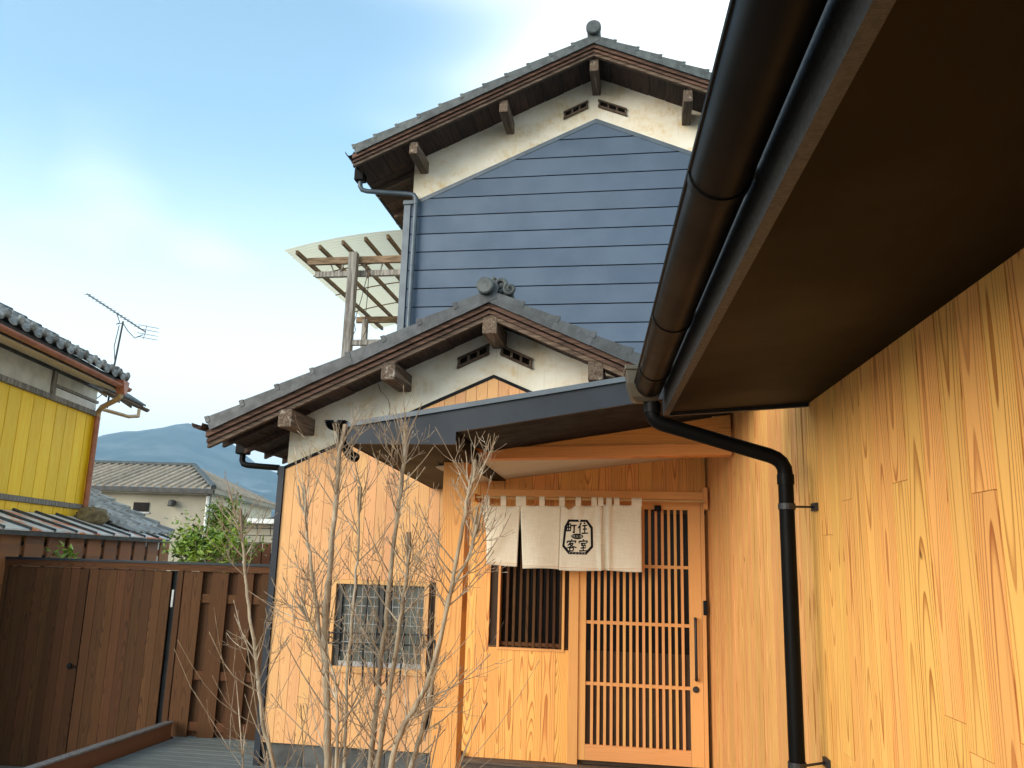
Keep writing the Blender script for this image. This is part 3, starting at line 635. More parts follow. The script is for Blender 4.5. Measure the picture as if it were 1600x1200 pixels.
o = MB().tube([(-1.873, 7.545, -0.93), (-1.876, 7.545, -0.98), (-1.882, 7.54, -1.05), (-1.898, 7.54, -1.25), (-1.915, 7.54, -1.45), (-1.922, 7.54, -1.52)], [0.014, 0.034, 0.047, 0.040, 0.022, 0.008], 7).build('canopy', 'black', UM)
MB().tube([(-1.921, 7.54, -1.51), (-1.927, 7.54, -1.58)], 0.006, 6).build('tip', 'alu', UM)

# ------------------------------------------------------------------ entrance porch
PO = thing('entrance_porch', 'cedar entrance porch with sloping black metal roof and lattice door', 'porch')
RW = 0.93; DL = R(3.807)
def wall_u(v): return (RW - v * math.sin(DL)) / math.cos(DL)       # annex wall seen in this frame
ztop = lambda u: 0.757 + 0.1635 * (u + 1.75)
zund = lambda u: ztop(u) - 0.152
y0p = 4.60
def lx(v): return -1.735 - (v - y0p) * 0.088
# fascia: deep boxed left end, slimmer rake to the right
ue = wall_u(y0p) - 0.005
MB().prism([(-1.735, 0.642), (-1.078, 0.642), (-1.078, zund(-1.078)), (ue, zund(ue)), (ue, ztop(ue) - 0.022), (-1.735, ztop(-1.735) - 0.022)], y0p, y0p + 0.03).build('fascia', 'black_metal', PO)
MB().prism([(-1.775, ztop(-1.775) - 0.021), (ue, ztop(ue) - 0.021), (ue, ztop(ue) + 0.008), (-1.775, ztop(-1.775) + 0.008)], y0p - 0.018, y0p + 0.05).build('fascia_capping', 'pipe_grey', PO)
m = MB(); ur0, ur1 = wall_u(y0p + 0.05), wall_u(7.66)
m.add([(lx(y0p) - 0.04, y0p + 0.05, ztop(lx(y0p)) - 0.015), (ur0, y0p + 0.05, ztop(ur0) - 0.015), (ur1, 7.64, ztop(ur1) - 0.015), (lx(7.64) - 0.04, 7.64, ztop(lx(7.64)) - 0.015)], [(0, 1, 2, 3)])
m.add([(lx(y0p) - 0.04, y0p + 0.05, ztop(lx(y0p)) + 0.005), (ur0, y0p + 0.05, ztop(ur0) + 0.005), (ur1, 7.64, ztop(ur1) + 0.005), (lx(7.64) - 0.04, 7.64, ztop(lx(7.64)) + 0.005)], [(0, 1, 2, 3)])
m.build('roof_sheet', 'black_metal', PO)
# boxed soffit on the left, sloping black underside in front of the beam
def slab(name, pts, th, mat):
    m = MB(); k = len(pts)
    m.add(list(pts) + [(x, y, z + th) for x, y, z in pts], [tuple(range(k - 1, -1, -1)), tuple(range(k, 2 * k))] + [(i, (i + 1) % k, (i + 1) % k + k, i + k) for i in range(k)])
    o = m.build(name, mat, PO); fixn(o); return o
slab('eave_soffit', [(lx(y0p), y0p + 0.031, 0.643), (-1.079, y0p + 0.031, 0.643), (-1.18, 7.645, 0.643), (lx(7.645), 7.645, 0.643)], 0.012, 'soffit')
m = MB(); a, b = lx(y0p), lx(7.645)
m.add([(a, y0p + 0.03, 0.643), (b, 7.645, 0.643), (b, 7.645, ztop(b) - 0.02), (a, y0p + 0.03, ztop(a) - 0.02), (a + 0.02, y0p + 0.03, 0.643), (b + 0.02, 7.645, 0.643), (b + 0.02, 7.645, ztop(b) - 0.02), (a + 0.02, y0p + 0.03, ztop(a) - 0.02)], [(0, 1, 2, 3), (7, 6, 5, 4), (0, 4, 5, 1), (3, 2, 6, 7)])
m.build('eave_fascia', 'black_metal', PO)
m = MB().add([(-1.078, y0p + 0.031, 0.644), (-1.12, 5.6, 0.644), (-1.12, 5.6, zund(-1.12)), (-1.078, y0p + 0.031, zund(-1.078))], [(0, 1, 2, 3)]); m.build('soffit_cheek', 'black', PO)
slab('roof_underside', [(-1.077, y0p + 0.031, zund(-1.077)), (ue, y0p + 0.031, zund(ue)), (wall_u(5.5) - 0.004, 5.50, zund(wall_u(5.5))), (-1.077, 5.50, zund(-1.077))], 0.012, 'black')
# cream ceiling behind the beam
zcl = lambda u: 0.648 + 0.132 * (u + 1.22)
slab('ceiling', [(-1.45, 5.62, zcl(-1.45)), (wall_u(5.62), 5.62, zcl(wall_u(5.62))), (wall_u(6.9), 6.9, zcl(wall_u(6.9))), (-1.45, 6.9, zcl(-1.45))], 0.01, 'ceiling')
o = MB().add([], []); o.v = []; 
cyl = MB().tube([(-0.40, 5.95, zcl(-0.40) + 0.01), (-0.40, 5.95, zcl(-0.40) - 0.012)], 0.055, 20).build('downlight', 'black', PO)
# beam, gable infill and post
ub = wall_u(5.5) - 0.01
MB().prism([(-1.37, 0.662), (ub, 0.712), (ub, 0.792), (-1.37, 0.735)], 5.50, 5.62).build('beam', 'cedar_h', PO, center=True)
MB().prism([(-1.10, 0.737), (ub, 0.794), (ub, zund(ub) - 0.003), (-1.10, zund(-1.10) - 0.003)], 5.515, 5.60).build('gable_infill', 'cedar_h', PO, center=True)
MB().box(-1.362, -1.196, 5.50, 5.66, -1.90, 0.661).build('post', 'cedar_post', PO, center=True, bevel=0.004)
# gutter along the left eave with fluted end cap and pipe
gm_ = MB()
gx0, gx1 = lx(y0p) - 0.065, lx(7.6) - 0.065
n = 12
def gring(cx, yv_, r): return [(cx + r * math.cos(math.pi + math.pi * i / n), yv_, 0.775 + r * math.sin(math.pi + math.pi * i / n)) for i in range(n + 1)]
A_, B_ = gring(gx0, y0p - 0.02, 0.055), gring(gx1, 7.6, 0.055)
gm_.add(A_ + B_, [(i, i + 1, i + 2 + n, i + 1 + n) for i in range(n)])
o = gm_.build('gutter', 'gutter', PO, smooth=True)
cp = MB(); N = 18
for i in range(N):
    t0, t1 = math.pi + math.pi * i / N, math.pi + math.pi * (i + 1) / N; tm_ = (t0 + t1) / 2
    P_ = lambda r, t, yv_: (gx0 + r * math.cos(t), yv_, 0.778 + r * math.sin(t))
    cp.add([P_(0.012, t0, y0p - 0.03), P_(0.060, t0, y0p - 0.03), P_(0.066, tm_, y0p - 0.048), P_(0.060, t1, y0p - 0.03), P_(0.012, t1, y0p - 0.03)], [(0, 1, 2), (0, 2, 4), (2, 3, 4)])
    cp.add([P_(0.060, t0, y0p - 0.03), P_(0.066, tm_, y0p - 0.048), P_(0.060, t1, y0p - 0.03), P_(0.060, t1, y0p + 0.01), P_(0.060, t0, y0p + 0.01)], [(0, 1, 2, 3, 4)])
cp.build('gutter_end_cap', 'gutter', PO)
o = MB().tube([(gx0, y0p + 0.12, 0.74), (gx0 + 0.005, y0p + 0.12, 0.66), (gx0 + 0.03, y0p + 0.16, 0.60), (gx0 + 0.05, y0p + 0.22, 0.585)], 0.03, 10).build('gutter_outlet', 'gutter', PO); smooth_by_angle(o)
# door wall
DY = 6.80
ztopw = lambda u: zcl(u) + 0.004
wr = wall_u(DY) - 0.004
MB().box(-1.47, wr, DY + 0.025, DY + 0.06, -1.515, 0.395 + 0.005 - 0.40 - 0.68).build('board_backing', 'backing', PO)
MB().prism([(-1.47, 0.40), (wr, 0.40), (wr, ztopw(wr)), (-1.47, ztopw(-1.47))], DY + 0.025, DY + 0.06).build('board_backing', 'backing', PO)
MB().box(-1.47, -1.19, DY + 0.025, DY + 0.06, -0.675, 0.395).build('board_backing', 'backing', PO); MB().box(-0.64, -0.53, DY + 0.025, DY + 0.06, -0.675, 0.395).build('board_backing', 'backing', PO)
u = -1.47
while u < wr - 0.02:
    u2 = min(u + 0.109, wr)
    def seg(lo, hi): 
        p = rect(u + GAP / 2, u2 - GAP / 2, lo, hi); return clip_poly(p, lambda x, q: q - ztopw(x))
    if u2 > -0.56: board('wall_board', seg(0.575, 1.2), DY, DY + 0.022, 'cedar', PO)
    elif u2 > -1.17 and u < -0.66:
        board('wall_board', seg(-1.515, -0.685), DY, DY + 0.022, 'cedar', PO); board('wall_board', seg(0.42, 1.2), DY, DY + 0.022, 'cedar', PO)
    else: board('wall_board', seg(-1.515, 1.2), DY, DY + 0.022, 'cedar', PO)
    u = u2
# slatted window
SW = bpy.data.objects.new('slatted_window', None); SW.parent = PO; C.objects.link(SW)
a, b, c, d = -1.165, -0.66, -0.682, 0.40
for nm, x0, x1, z0, z1, mt in (('frame_jamb', a - 0.018, a, c - 0.018, d + 0.02, 'cypress'), ('frame_jamb', b, b + 0.018, c - 0.018, d + 0.02, 'cypress'), ('frame_sill', a, b, c - 0.018, c, 'cypress_h'), ('frame_head', a, b, d, d + 0.02, 'cypress_h')):
    MB().box(x0, x1, DY - 0.012, DY + 0.09, z0, z1).build(nm, mt, SW, center=True)
MB().box(a, b, DY + 0.085, DY + 0.09, c, d).build('pane', 'door_glass', SW, center=True)
MB().box(a + 0.002, b - 0.002, DY + 0.028, DY + 0.05, c + 0.012, c + 0.04).build('rail', 'stain_h', SW, center=True)
for k in range(9):
    xx = a + 0.055 + k * 0.0545
    MB().box(xx - 0.010, xx + 0.010, DY + 0.022, DY + 0.048, c + 0.002, d - 0.002).build('slat', 'stain', SW, center=True)
# lattice door
DR = bpy.data.objects.new('lattice_door', None); DR.parent = PO; C.objects.link(DR)
L0, L1 = -0.470, 0.334
MB().box(-0.605, -0.528, DY - 0.02, DY + 0.08, -1.515, 0.52).build('door_jamb', 'cypress', PO, center=True)
MB().box(0.432, wr - 0.014, DY - 0.02, DY + 0.08, -1.515, 0.60).build('door_jamb', 'cypress', PO, center=True)
MB().box(-0.526, L0, DY - 0.005, DY + 0.03, -1.482, 0.508).build('stile', 'cypress', DR, center=True)
MB().box(L1, 0.430, DY - 0.005, DY + 0.03, -1.482, 0.508).build('stile', 'cypress', DR, center=True)
MB().box(L0 + 0.001, L1 - 0.001, DY - 0.004, DY + 0.03, 0.432, 0.508).build('rail', 'cypress_h', DR, center=True)
MB().box(L0 + 0.001, L1 - 0.001, DY - 0.004, DY + 0.03, -1.482, -1.370).build('rail', 'cypress_h', DR, center=True)
MB().box(L0, L1, DY + 0.032, DY + 0.036, -1.42, 0.45).build('pane', 'door_glass', DR, center=True)
sm = MB().box(-0.0105, 0.0105, -0.012, 0.012, -0.9005, 0.9005).mesh('slat'); sm.materials.append(M['cypress'])
for k in range(1, 16):
    o = place('slat', sm, None, DR); o.location = (L0 + (L1 - L0) * k / 16, DY + 0.012, (0.432 - 1.370) / 2)
for zz in (-0.019, -0.462, -0.924):
    MB().box(L0 + 0.001, L1 - 0.001, DY + 0.0035, DY + 0.026, zz - 0.012, zz + 0.012).build('cross_bar', 'cypress_h', DR, center=True)
o = MB().tube([(0.378, DY - 0.004, -0.405), (0.378, DY - 0.045, -0.405), (0.378, DY - 0.055, -0.42), (0.378, DY - 0.055, -0.84), (0.378, DY - 0.045, -0.855), (0.378, DY - 0.004, -0.855)], 0.011, 10).build('pull_handle', 'iron', DR); smooth_by_angle(o)
o = MB().lathe_y((0.376, -0.928), [(0.010, DY - 0.02), (0.02, DY - 0.019), (0.024, DY - 0.012), (0.025, DY - 0.004)], 16).build('lock', 'iron', DR); smooth_by_angle(o)
MB().box(0.072, 0.125, DY - 0.045, DY - 0.006, 0.418, 0.462).build('door_stop', 'black', DR, bevel=0.003)
MB().box(-1.30, 0.462, DY - 0.07, DY - 0.002, 0.512, 0.572).build('header', 'cypress_h', PO, center=True, bevel=0.003)
MB().box(0.452, 0.482, DY - 0.15, DY - 0.071, 0.43, 0.60).build('header_bracket', 'cypress', PO, center=True, bevel=0.003)
MB().box(0.440, 0.472, DY - 0.04, DY - 0.021, -0.375, -0.265).build('keypad', 'black', PO, bevel=0.004)
MB().box(-1.60, wr + 0.06, 6.72, 6.796, -1.545, -1.517).build('sill', 'old_x', PO, center=True)
MB().box(-1.62, wr + 0.06, 5.95, 6.79, GZ, -1.548).build('step', 'stone', PO, bevel=0.01)
MB().box(-1.44, -1.42, 6.74, 6.78, -1.516, -1.47).build('door_wedge', 'black', PO, bevel=0.004)

# ------------------------------------------------------------------ noren curtain
NO = thing('noren_curtain', 'cream linen noren with black octagonal crest over the door', 'curtain')
BASEY = 6.60
def gs(x, c, w): return math.exp(-((x - c) / w) ** 2)
def cloth_y(x, z):
    h = max(0.0, min(1.0, (0.46 - z) / 0.52))
    y = BASEY - 0.012 * h
    y += 0.010 * math.sin(x * 17 + 0.6 * math.sin(z * 5)) * (0.3 + 0.7 * h)
    y -= 0.035 * gs(x, -0.355 + 0.02 * h, 0.022) * (0.35 + 0.65 * h)
    y += 0.030 * gs(x, -0.315, 0.016) * (0.4 + 0.6 * h)
    y -= 0.022 * gs(x, -0.285, 0.02)
    y += 0.012 * gs(x, -0.585 + 0.25 * (0.46 - z), 0.03) * (1 - h) + 0.012 * gs(x, -0.47 - 0.12 * (0.46 - z), 0.03) * (1 - h)
    y -= 0.030 * gs(x, -1.0 - 0.30 * h, 0.06) * h * (1 if x < -0.97 else 0)
    y += 0.010 * math.sin(9 * x + 8 * z) * 0.5
    return y
panels = [(-1.312, -0.992, -1.245, -1.004, 0.430, -0.046), (-0.988, -0.664, -0.958, -0.672, 0.438, -0.060), (-0.663, -0.330, -0.671, -0.336, 0.445, -0.066), (-0.329, -0.030, -0.335, -0.028, 0.455, -0.060)]
tabs_x = [-1.262, -1.128, -1.005, -0.965, -0.815, -0.655, -0.525, -0.400, -0.348, -0.283, -0.222, -0.085, -0.048]
def sag(x):
    lo = max([t for t in tabs_x if t <= x] or [x]); hi = min([t for t in tabs_x if t >= x] or [x])
    if hi - lo < 0.08: return 0.0
    t = (x - lo) / (hi - lo); d = 0.010 * math.sin(math.pi * t)
    if lo < -0.6 and hi > -0.6: d += 0.032 * max(0, 1 - abs(t - 0.45) / 0.4)
    return d
for pi_, (a, b, c, d, zt_, zb) in enumerate(panels):
    m = MB(); nx, nz_ = 26, 26
    for j in range(nz_ + 1):
        t = j / nz_
        for i in range(nx + 1):
            q = i / nx; x = (a + (b - a) * q) * (1 - t) + (c + (d - c) * q) * t
            if pi_ == 0: x += 0.02 * math.sin(math.pi * t) * (1 - q)
            if pi_ in (0, 1) and t < 0.45:                        # the slit is sewn together near the top
                k = 1 - t / 0.45; tgt = -0.990
                if pi_ == 0 and i == nx: x = x * (1 - k) + tgt * k
                if pi_ == 1 and i == 0: x = x * (1 - k) + (tgt + 0.002) * k
            z = (zt_ - sag(x)) * (1 - t) + (zb + 0.004 * math.sin(x * 14)) * t
            m.v.append((x, cloth_y(x, z), z))
    for j in range(nz_):
        for i in range(nx): m.f.append((j * (nx + 1) + i, (j + 1) * (nx + 1) + i, (j + 1) * (nx + 1) + i + 1, j * (nx + 1) + i + 1))
    o = m.build('panel', 'linen', NO, smooth=True)
    sd = o.modifiers.new('thickness', 'SOLIDIFY'); sd.thickness = 0.0015; sd.offset = 1
    # stitched hem at the foot
    m = MB(); xs_ = [c + 0.002 + (d - c - 0.004) * i / 20 for i in range(21)]
    for x in xs_:
        for z in (zb + 0.022, zb + 0.0195): m.v.append((x, cloth_y(x, z) - 0.0022, z))
    for i in range(20): m.f.append((2 * i, 2 * i + 1, 2 * i + 3, 2 * i + 2))
    m.build('hem_stitch', 'cypress', NO)
PZ = 0.492
for tx in tabs_x:
    w = 0.021; m = MB(); zlow = 0.435 + 0.02 * (tx + 1.3) / 1.3
    prof = [(cloth_y(tx, zlow) - 0.003, zlow - 0.012), (BASEY - 0.018, zlow + 0.02), (BASEY - 0.016, PZ - 0.004), (BASEY - 0.010, PZ + 0.012), (BASEY, PZ + 0.016), (BASEY + 0.010, PZ + 0.012), (BASEY + 0.015, PZ - 0.004), (BASEY + 0.010, zlow)]
    for y_, z_ in prof: m.v += [(tx - w, y_, z_), (tx + w, y_, z_)]
    for i in range(len(prof) - 1): m.f.append((2 * i, 2 * i + 2, 2 * i + 3, 2 * i + 1))
    m.build('tab', 'linen', NO, smooth=True)
BP = thing('bamboo_pole', 'thin bamboo pole carrying the noren under the door header', 'pole')
pts = [(-1.36 + 0.12 * i, BASEY, PZ - 0.0002 * i) for i in range(16)]; pts[-1] = (0.452, BASEY, PZ - 0.003)
o = MB().tube(pts, 0.0105, 10).build('cane', 'bamboo', BP); smooth_by_angle(o)
for i in range(1, 15, 2):
    o = MB().tube([(pts[i][0] - 0.004, BASEY, PZ - 0.0002 * i), (pts[i][0] + 0.004, BASEY, PZ - 0.0002 * i)], 0.0125, 10).build('node_ring', 'bamboo', BP)
MB().box(-1.385, -1.362, BASEY - 0.02, DY - 0.001, PZ - 0.03, PZ + 0.03).build('hook', 'cypress', BP)
# printed crest (flat ink on the cloth)
def ink(name, polys, mat, off):
    m = MB()
    for pl in polys:
        b = len(m.v)
        for x, z in pl: m.v.append((x, cloth_y(x, z) - off, z))
        m.f.append(tuple(range(b, b + len(pl))))
    return m.build(name, mat, NO)
def stroke(pts, w0, w1=None):
    """brush stroke as a ribbon of quads with changing width"""
    w1 = w0 * 0.7 if w1 is None else w1; P = []; out = []
    for (x0, z0), (x1, z1) in zip(pts, pts[1:]):
        for k in range(4): P.append((x0 + (x1 - x0) * k / 4, z0 + (z1 - z0) * k / 4))
    P.append(pts[-1]); n = len(P); Lf = []; Rt = []
    for i, p in enumerate(P):
        a, b = P[max(i - 1, 0)], P[min(i + 1, n - 1)]; dx, dz = b[0] - a[0], b[1] - a[1]; L = math.hypot(dx, dz) or 1
        w = (w0 + (w1 - w0) * i / (n - 1)) / 2
        Lf.append((p[0] - dz / L * w, p[1] + dx / L * w)); Rt.append((p[0] + dz / L * w, p[1] - dx / L * w))
    for i in range(n - 1): out.append([Lf[i], Rt[i], Rt[i + 1], Lf[i + 1]])
    return out
KAN = {
 'machi': [[(.02, .86), (.06, .24)], [(.02, .86), (.44, .86), (.41, .27)], [(.23, .86), (.23, .3)], [(.05, .58), (.42, .58)], [(.06, .28), (.42, .29)], [(.50, .72), (1.0, .78)], [(.77, .76), (.76, .10), (.62, .2)]],
 'juu': [[(.30, .98), (.16, .72), (.0, .5)], [(.18, .72), (.19, .0)], [(.56, 1.0), (.70, .86)], [(.42, .72), (.92, .77)], [(.46, .43), (.88, .46)], [(.66, .74), (.66, .1)], [(.34, .08), (.99, .10)]],
 'kyaku': [[(.50, 1.02), (.53, .90)], [(.12, .86), (.08, .68)], [(.12, .84), (.92, .88), (.82, .70)], [(.42, .78), (.30, .62), (.14, .48)], [(.36, .67), (.68, .68), (.45, .42), (.06, .26)], [(.34, .58), (.62, .42), (.98, .32)], [(.32, .31), (.35, .0)], [(.32, .30), (.70, .31), (.66, .02)], [(.35, .04), (.67, .05)]],
 'shitsu': [[(.50, 1.02), (.53, .90)], [(.12, .86), (.08, .68)], [(.12, .84), (.92, .88), (.82, .70)], [(.24, .66), (.80, .69)], [(.50, .68), (.30, .50), (.72, .50)], [(.62, .60), (.76, .42)], [(.24, .28), (.78, .31)], [(.50, .48), (.50, .06)], [(.10, .04), (.94, .07)]],
}
def glyph(key, x0, z0, w, h, wt):
    out = []
    for s_ in KAN[key]: out += stroke([(x0 + px * w, z0 + pz * h) for px, pz in s_], wt, wt * 0.72)
    return out
ex0, ex1, ez0, ez1 = -0.648, -0.404, 0.058, 0.328
def octa(k):
    a, b, c, d = ex0 + k, ex1 - k, ez0 + k, ez1 - k; cx, cz = 0.048 - k * 0.45, 0.058 - k * 0.45
    return [(a + 0.012 + cx * 0.8, c), (b - 0.004 - cx, c), (b, c + cz), (b - 0.004, d - cz), (b - cx, d), (a + 0.012 + cx * 0.7, d), (a + 0.014, d - cz), (a, c + cz)]
oo, oi_ = octa(0.0), octa(0.018)
ring = []
for i in range(8):
    j = (i + 1) % 8
    for k in range(6):
        f = lambda p, q, t: (p[0] + (q[0] - p[0]) * t, p[1] + (q[1] - p[1]) * t)
        ring.append([f(oo[i], oo[j], k / 6), f(oo[i], oo[j], (k + 1) / 6), f(oi_[i], oi_[j], (k + 1) / 6), f(oi_[i], oi_[j], k / 6)])
ink('crest_border', ring, 'black', 0.0022)
ink('character', glyph('machi', -0.618, 0.214, 0.082, 0.090, 0.0125), 'black', 0.0022)
ink('character', glyph('juu', -0.524, 0.214, 0.080, 0.092, 0.0120), 'black', 0.0022)
ink('character', glyph('kyaku', -0.617, 0.080, 0.084, 0.092, 0.0120), 'black', 0.0022)
ink('character', glyph('shitsu', -0.522, 0.082, 0.080, 0.092, 0.0120), 'black', 0.0022)
ov = []
oe = lambda q, k: (-0.530 + 0.048 * q * math.cos(2 * math.pi * k / 28), 0.197 + 0.0215 * q * math.sin(2 * math.pi * k / 28))
for q in range(5):
    for k in range(28): ov.append([oe(q / 5, k), oe((q + 1) / 5, k), oe((q + 1) / 5, k + 1), oe(q / 5, k + 1)] if q else [oe(0, 0), oe(0.2, k), oe(0.2, k + 1)])
ink('crest_oval', ov, 'black', 0.0030)
tiny = []
for cx, st in ((-0.559, [[(-.8, .6), (-.1, .75)], [(-.45, .9), (-.45, -1)], [(-.8, .2), (-.1, .2)], [(.1, .5), (.9, .5)], [(.5, .9), (.45, 0), (.1, -.9)], [(.5, .1), (.95, -.9)], [(.1, 0), (.95, 0)]]),
               (-0.530, [[(-.3, .9), (-.8, .4)], [(.3, .9), (.8, .4)], [(.6, .4), (0, -.4), (-.9, -.9)], [(-.6, .4), (0, -.4), (.9, -.9)]]),
               (-0.501, [[(0, 1), (0, .8)], [(-.8, .7), (.8, .7)], [(-.5, .5), (-.8, 0)], [(-.6, .2), (-.6, -.9)], [(-.2, .35), (.9, .35)], [(-.1, 0), (-.1, -.9)], [(-.1, 0), (.7, 0), (.7, -.9)], [(-.1, -.45), (.7, -.45)], [(-.1, -.9), (.7, -.9)]])):
    for s_ in st: tiny += stroke([(cx + px * 0.0125, 0.197 + pz * 0.0115) for px, pz in s_], 0.0015, 0.0014)
ink('oval_lettering', tiny, 'linen', 0.0040)
marks = []
for k, cx in enumerate((-0.590, -0.565, -0.540, -0.515, -0.490, -0.470)):
    marks += stroke([(cx - 0.004, 0.064), (cx + 0.001 * (k % 3), 0.071), (cx + 0.004, 0.0655)], 0.0020, 0.0018)
ink('border_lettering', marks, 'linen', 0.0028)

# ------------------------------------------------------------------ annex on the right
AN = thing('annex_building', 'cedar-clad annex wall on the right under a deep dark brown eave', 'building', rotz=DL)
def side_board(v0, v1, z0, z1, mat, x=RW, th=0.02):
    w = v1 - v0 - 0.0036
    o = MB().prism([(-w / 2 + 0.0012, -(z1 - z0) / 2), (w / 2 - 0.0012, -(z1 - z0) / 2), (w / 2 - 0.0012, (z1 - z0) / 2), (-w / 2 + 0.0012, (z1 - z0) / 2)], 0.0, th)
    # chamfered front edge
    o.v = [(vx * (1.0), vy, vz) for vx, vy, vz in o.v]
    b = o.build('wall_board', mat, AN); b.location = (x, (v0 + v1) / 2, (z0 + z1) / 2); b.rotation_euler = (0, 0, -math.pi / 2); return b
ZS = 0.690
MB().box(RW + 0.0205, RW + 0.10, -2.2, 3.62, GZ, 1.2).build('wall_core', 'old', AN); MB().box(RW + 0.0325, RW + 0.10, 3.63, 7.2, LOW, 1.25).build('wall_core', 'old', AN)
v = -2.1; k = 0; rnd = random.Random(4)
while v < 3.60:
    w = min(0.132, 3.628 - v)
    if rnd.random() < 0.62:
        j = rnd.choice((-1.1, -0.35, 0.12, 0.20, 0.28, -0.7)) + rnd.uniform(-0.08, 0.08)
        side_board(v, v + w, -1.90, j - 0.0008, 'cedar_side', x=RW + rnd.uniform(-0.0008, 0.0008)); side_board(v, v + w, j + 0.0008, ZS + 0.03, 'cedar_side', x=RW + rnd.uniform(-0.0008, 0.0008))
    else: side_board(v, v + w, -1.90, ZS + 0.03, 'cedar_side', x=RW + rnd.uniform(-0.0008, 0.0008))
    v += w
v = 3.63
while v < 7.0:
    w = min(0.105, 7.05 - v); side_board(v, v + w, -1.90, 1.22, 'cedar_far', x=RW + 0.012 + rnd.uniform(-0.0008, 0.0008)); v += w
# eave: soffit, fascia, end board, roof
SE = 3.57; FX = 0.315
m = MB().prism([(FX + 0.028, 0.640), (RW - 0.002, ZS), (RW - 0.002, ZS + 0.02), (FX + 0.028, 0.66)], -2.2, SE - 0.025); o = m.build('soffit_panel', 'soffit', AN); fixn(o)
MB().box(FX, FX + 0.026, -2.2, SE, 0.632, 0.86).build('fascia', 'fascia', AN)
m = MB().prism([(FX + 0.027, 0.628), (RW - 0.004, 0.676), (RW - 0.004, 0.80), (FX + 0.027, 0.80)], SE - 0.024, SE); o = m.build('end_board', 'black_metal', AN); fixn(o)
m = MB().prism([(FX - 0.03, 0.862), (3.4, 1.85), (3.4, 1.89), (FX - 0.03, 0.902)], -2.3, SE + 0.03); o = m.build('roof', 'black_metal', AN); fixn(o)
m = MB().prism([(RW + 0.005, 0.70), (3.3, 0.70), (3.3, 1.82), (RW + 0.005, 1.10)], SE - 0.12, SE - 0.10); o = m.build('gable_end', 'black_metal', AN); fixn(o)
MB().box(3.28, 3.36, -2.2, SE - 0.1, GZ, 1.80).build('rear_wall', 'backing', AN)
# gutter
GC = (0.247, 0.742); GRr = 0.059
o = MB().gutter((GC[0], -2.2, GC[1]), 3.50, GRr, n=24, t=0.005).build('gutter', 'gutter', AN); smooth_by_angle(o)
o = MB().tube([(GC[0] - GRr, -2.2, GC[1] + 0.002), (GC[0] - GRr, 3.50, GC[1] + 0.002)], 0.006, 8).build('gutter_bead', 'gutter', AN)
o = MB().tube([(GC[0] + GRr, -2.2, GC[1] + 0.002), (GC[0] + GRr, 3.50, GC[1] + 0.002)], 0.004, 8).build('gutter_bead', 'gutter', AN)
for vv in (0.55, 1.49, 2.42, 3.1):
    o = MB().gutter((GC[0], vv, GC[1]), vv + 0.028, GRr + 0.0035, n=24, t=0.004, a0=math.pi * 0.97, a1=2.03 * math.pi).build('gutter_joint', 'gutter', AN); smooth_by_angle(o)
    MB().box(GC[0] + GRr - 0.002, FX - 0.001, vv + 0.004, vv + 0.024, 0.735, 0.750).build('gutter_bracket', 'iron', AN)
# hopper (rainwater head): tapered box with flared rim
m = MB(); hx0, hx1, hy0, hy1 = 0.150, 0.300, 3.40, 3.54
def hring(k, z): return [(hx0 + k, hy0 + k, z), (hx1 - k * 0.6, hy0 + k, z), (hx1 - k * 0.6, hy1 - k, z), (hx0 + k, hy1 - k, z)]
lv = [(-0.006, 0.815), (-0.006, 0.798), (0.0, 0.795), (0.006, 0.74), (0.022, 0.685), (0.042, 0.668)]
for k_, z_ in lv: m.v += hring(k_, z_)
for i in range(len(lv) - 1):
    for j in range(4): m.f.append((i * 4 + j, (i + 1) * 4 + j, (i + 1) * 4 + (j + 1) % 4, i * 4 + (j + 1) % 4))
m.f.append((20, 23, 22, 21)); o = m.build('rainwater_head', 'hopper', AN, bevel=0.004); fixn(o)
PX = 0.800; PY = 3.47
bend = [(0.262, PY, 0.672), (0.262, PY, 0.64), (0.262, PY, 0.622), (0.268, PY, 0.603), (0.282, PY, 0.588), (0.305, PY, 0.577), (0.345, PY, 0.566), (0.740, PY, 0.452), (0.765, PY, 0.441), (0.785, PY, 0.424), (0.797, PY, 0.400), (PX, PY, 0.370), (PX, PY, 0.33), (PX, PY, GZ)]
o = MB().tube(bend, 0.0305, 18).build('downpipe', 'gutter', AN); smooth_by_angle(o, 60)
o = MB().tube([(0.262, PY, 0.665), (0.262, PY, 0.625)], 0.036, 18).build('pipe_socket', 'gutter', AN); smooth_by_angle(o)
o = MB().tube([(PX, PY, 0.375), (PX, PY, 0.335)], 0.0345, 18).build('pipe_socket', 'gutter', AN); smooth_by_angle(o)
for zz in (0.245, -0.735, -1.6):
    o = MB().tube([(PX, PY, zz - 0.012), (PX, PY, zz + 0.012)], 0.0345, 18).build('pipe_clip', 'iron', AN)
    MB().tube([(PX + 0.03, PY, zz), (RW - 0.012, PY + 0.05, zz + 0.004)], 0.005, 6).build('clip_arm', 'iron', AN)
    MB().box(RW - 0.014, RW - 0.0005, PY + 0.015, PY + 0.085, zz - 0.012, zz + 0.020).build('clip_plate', 'iron', AN)

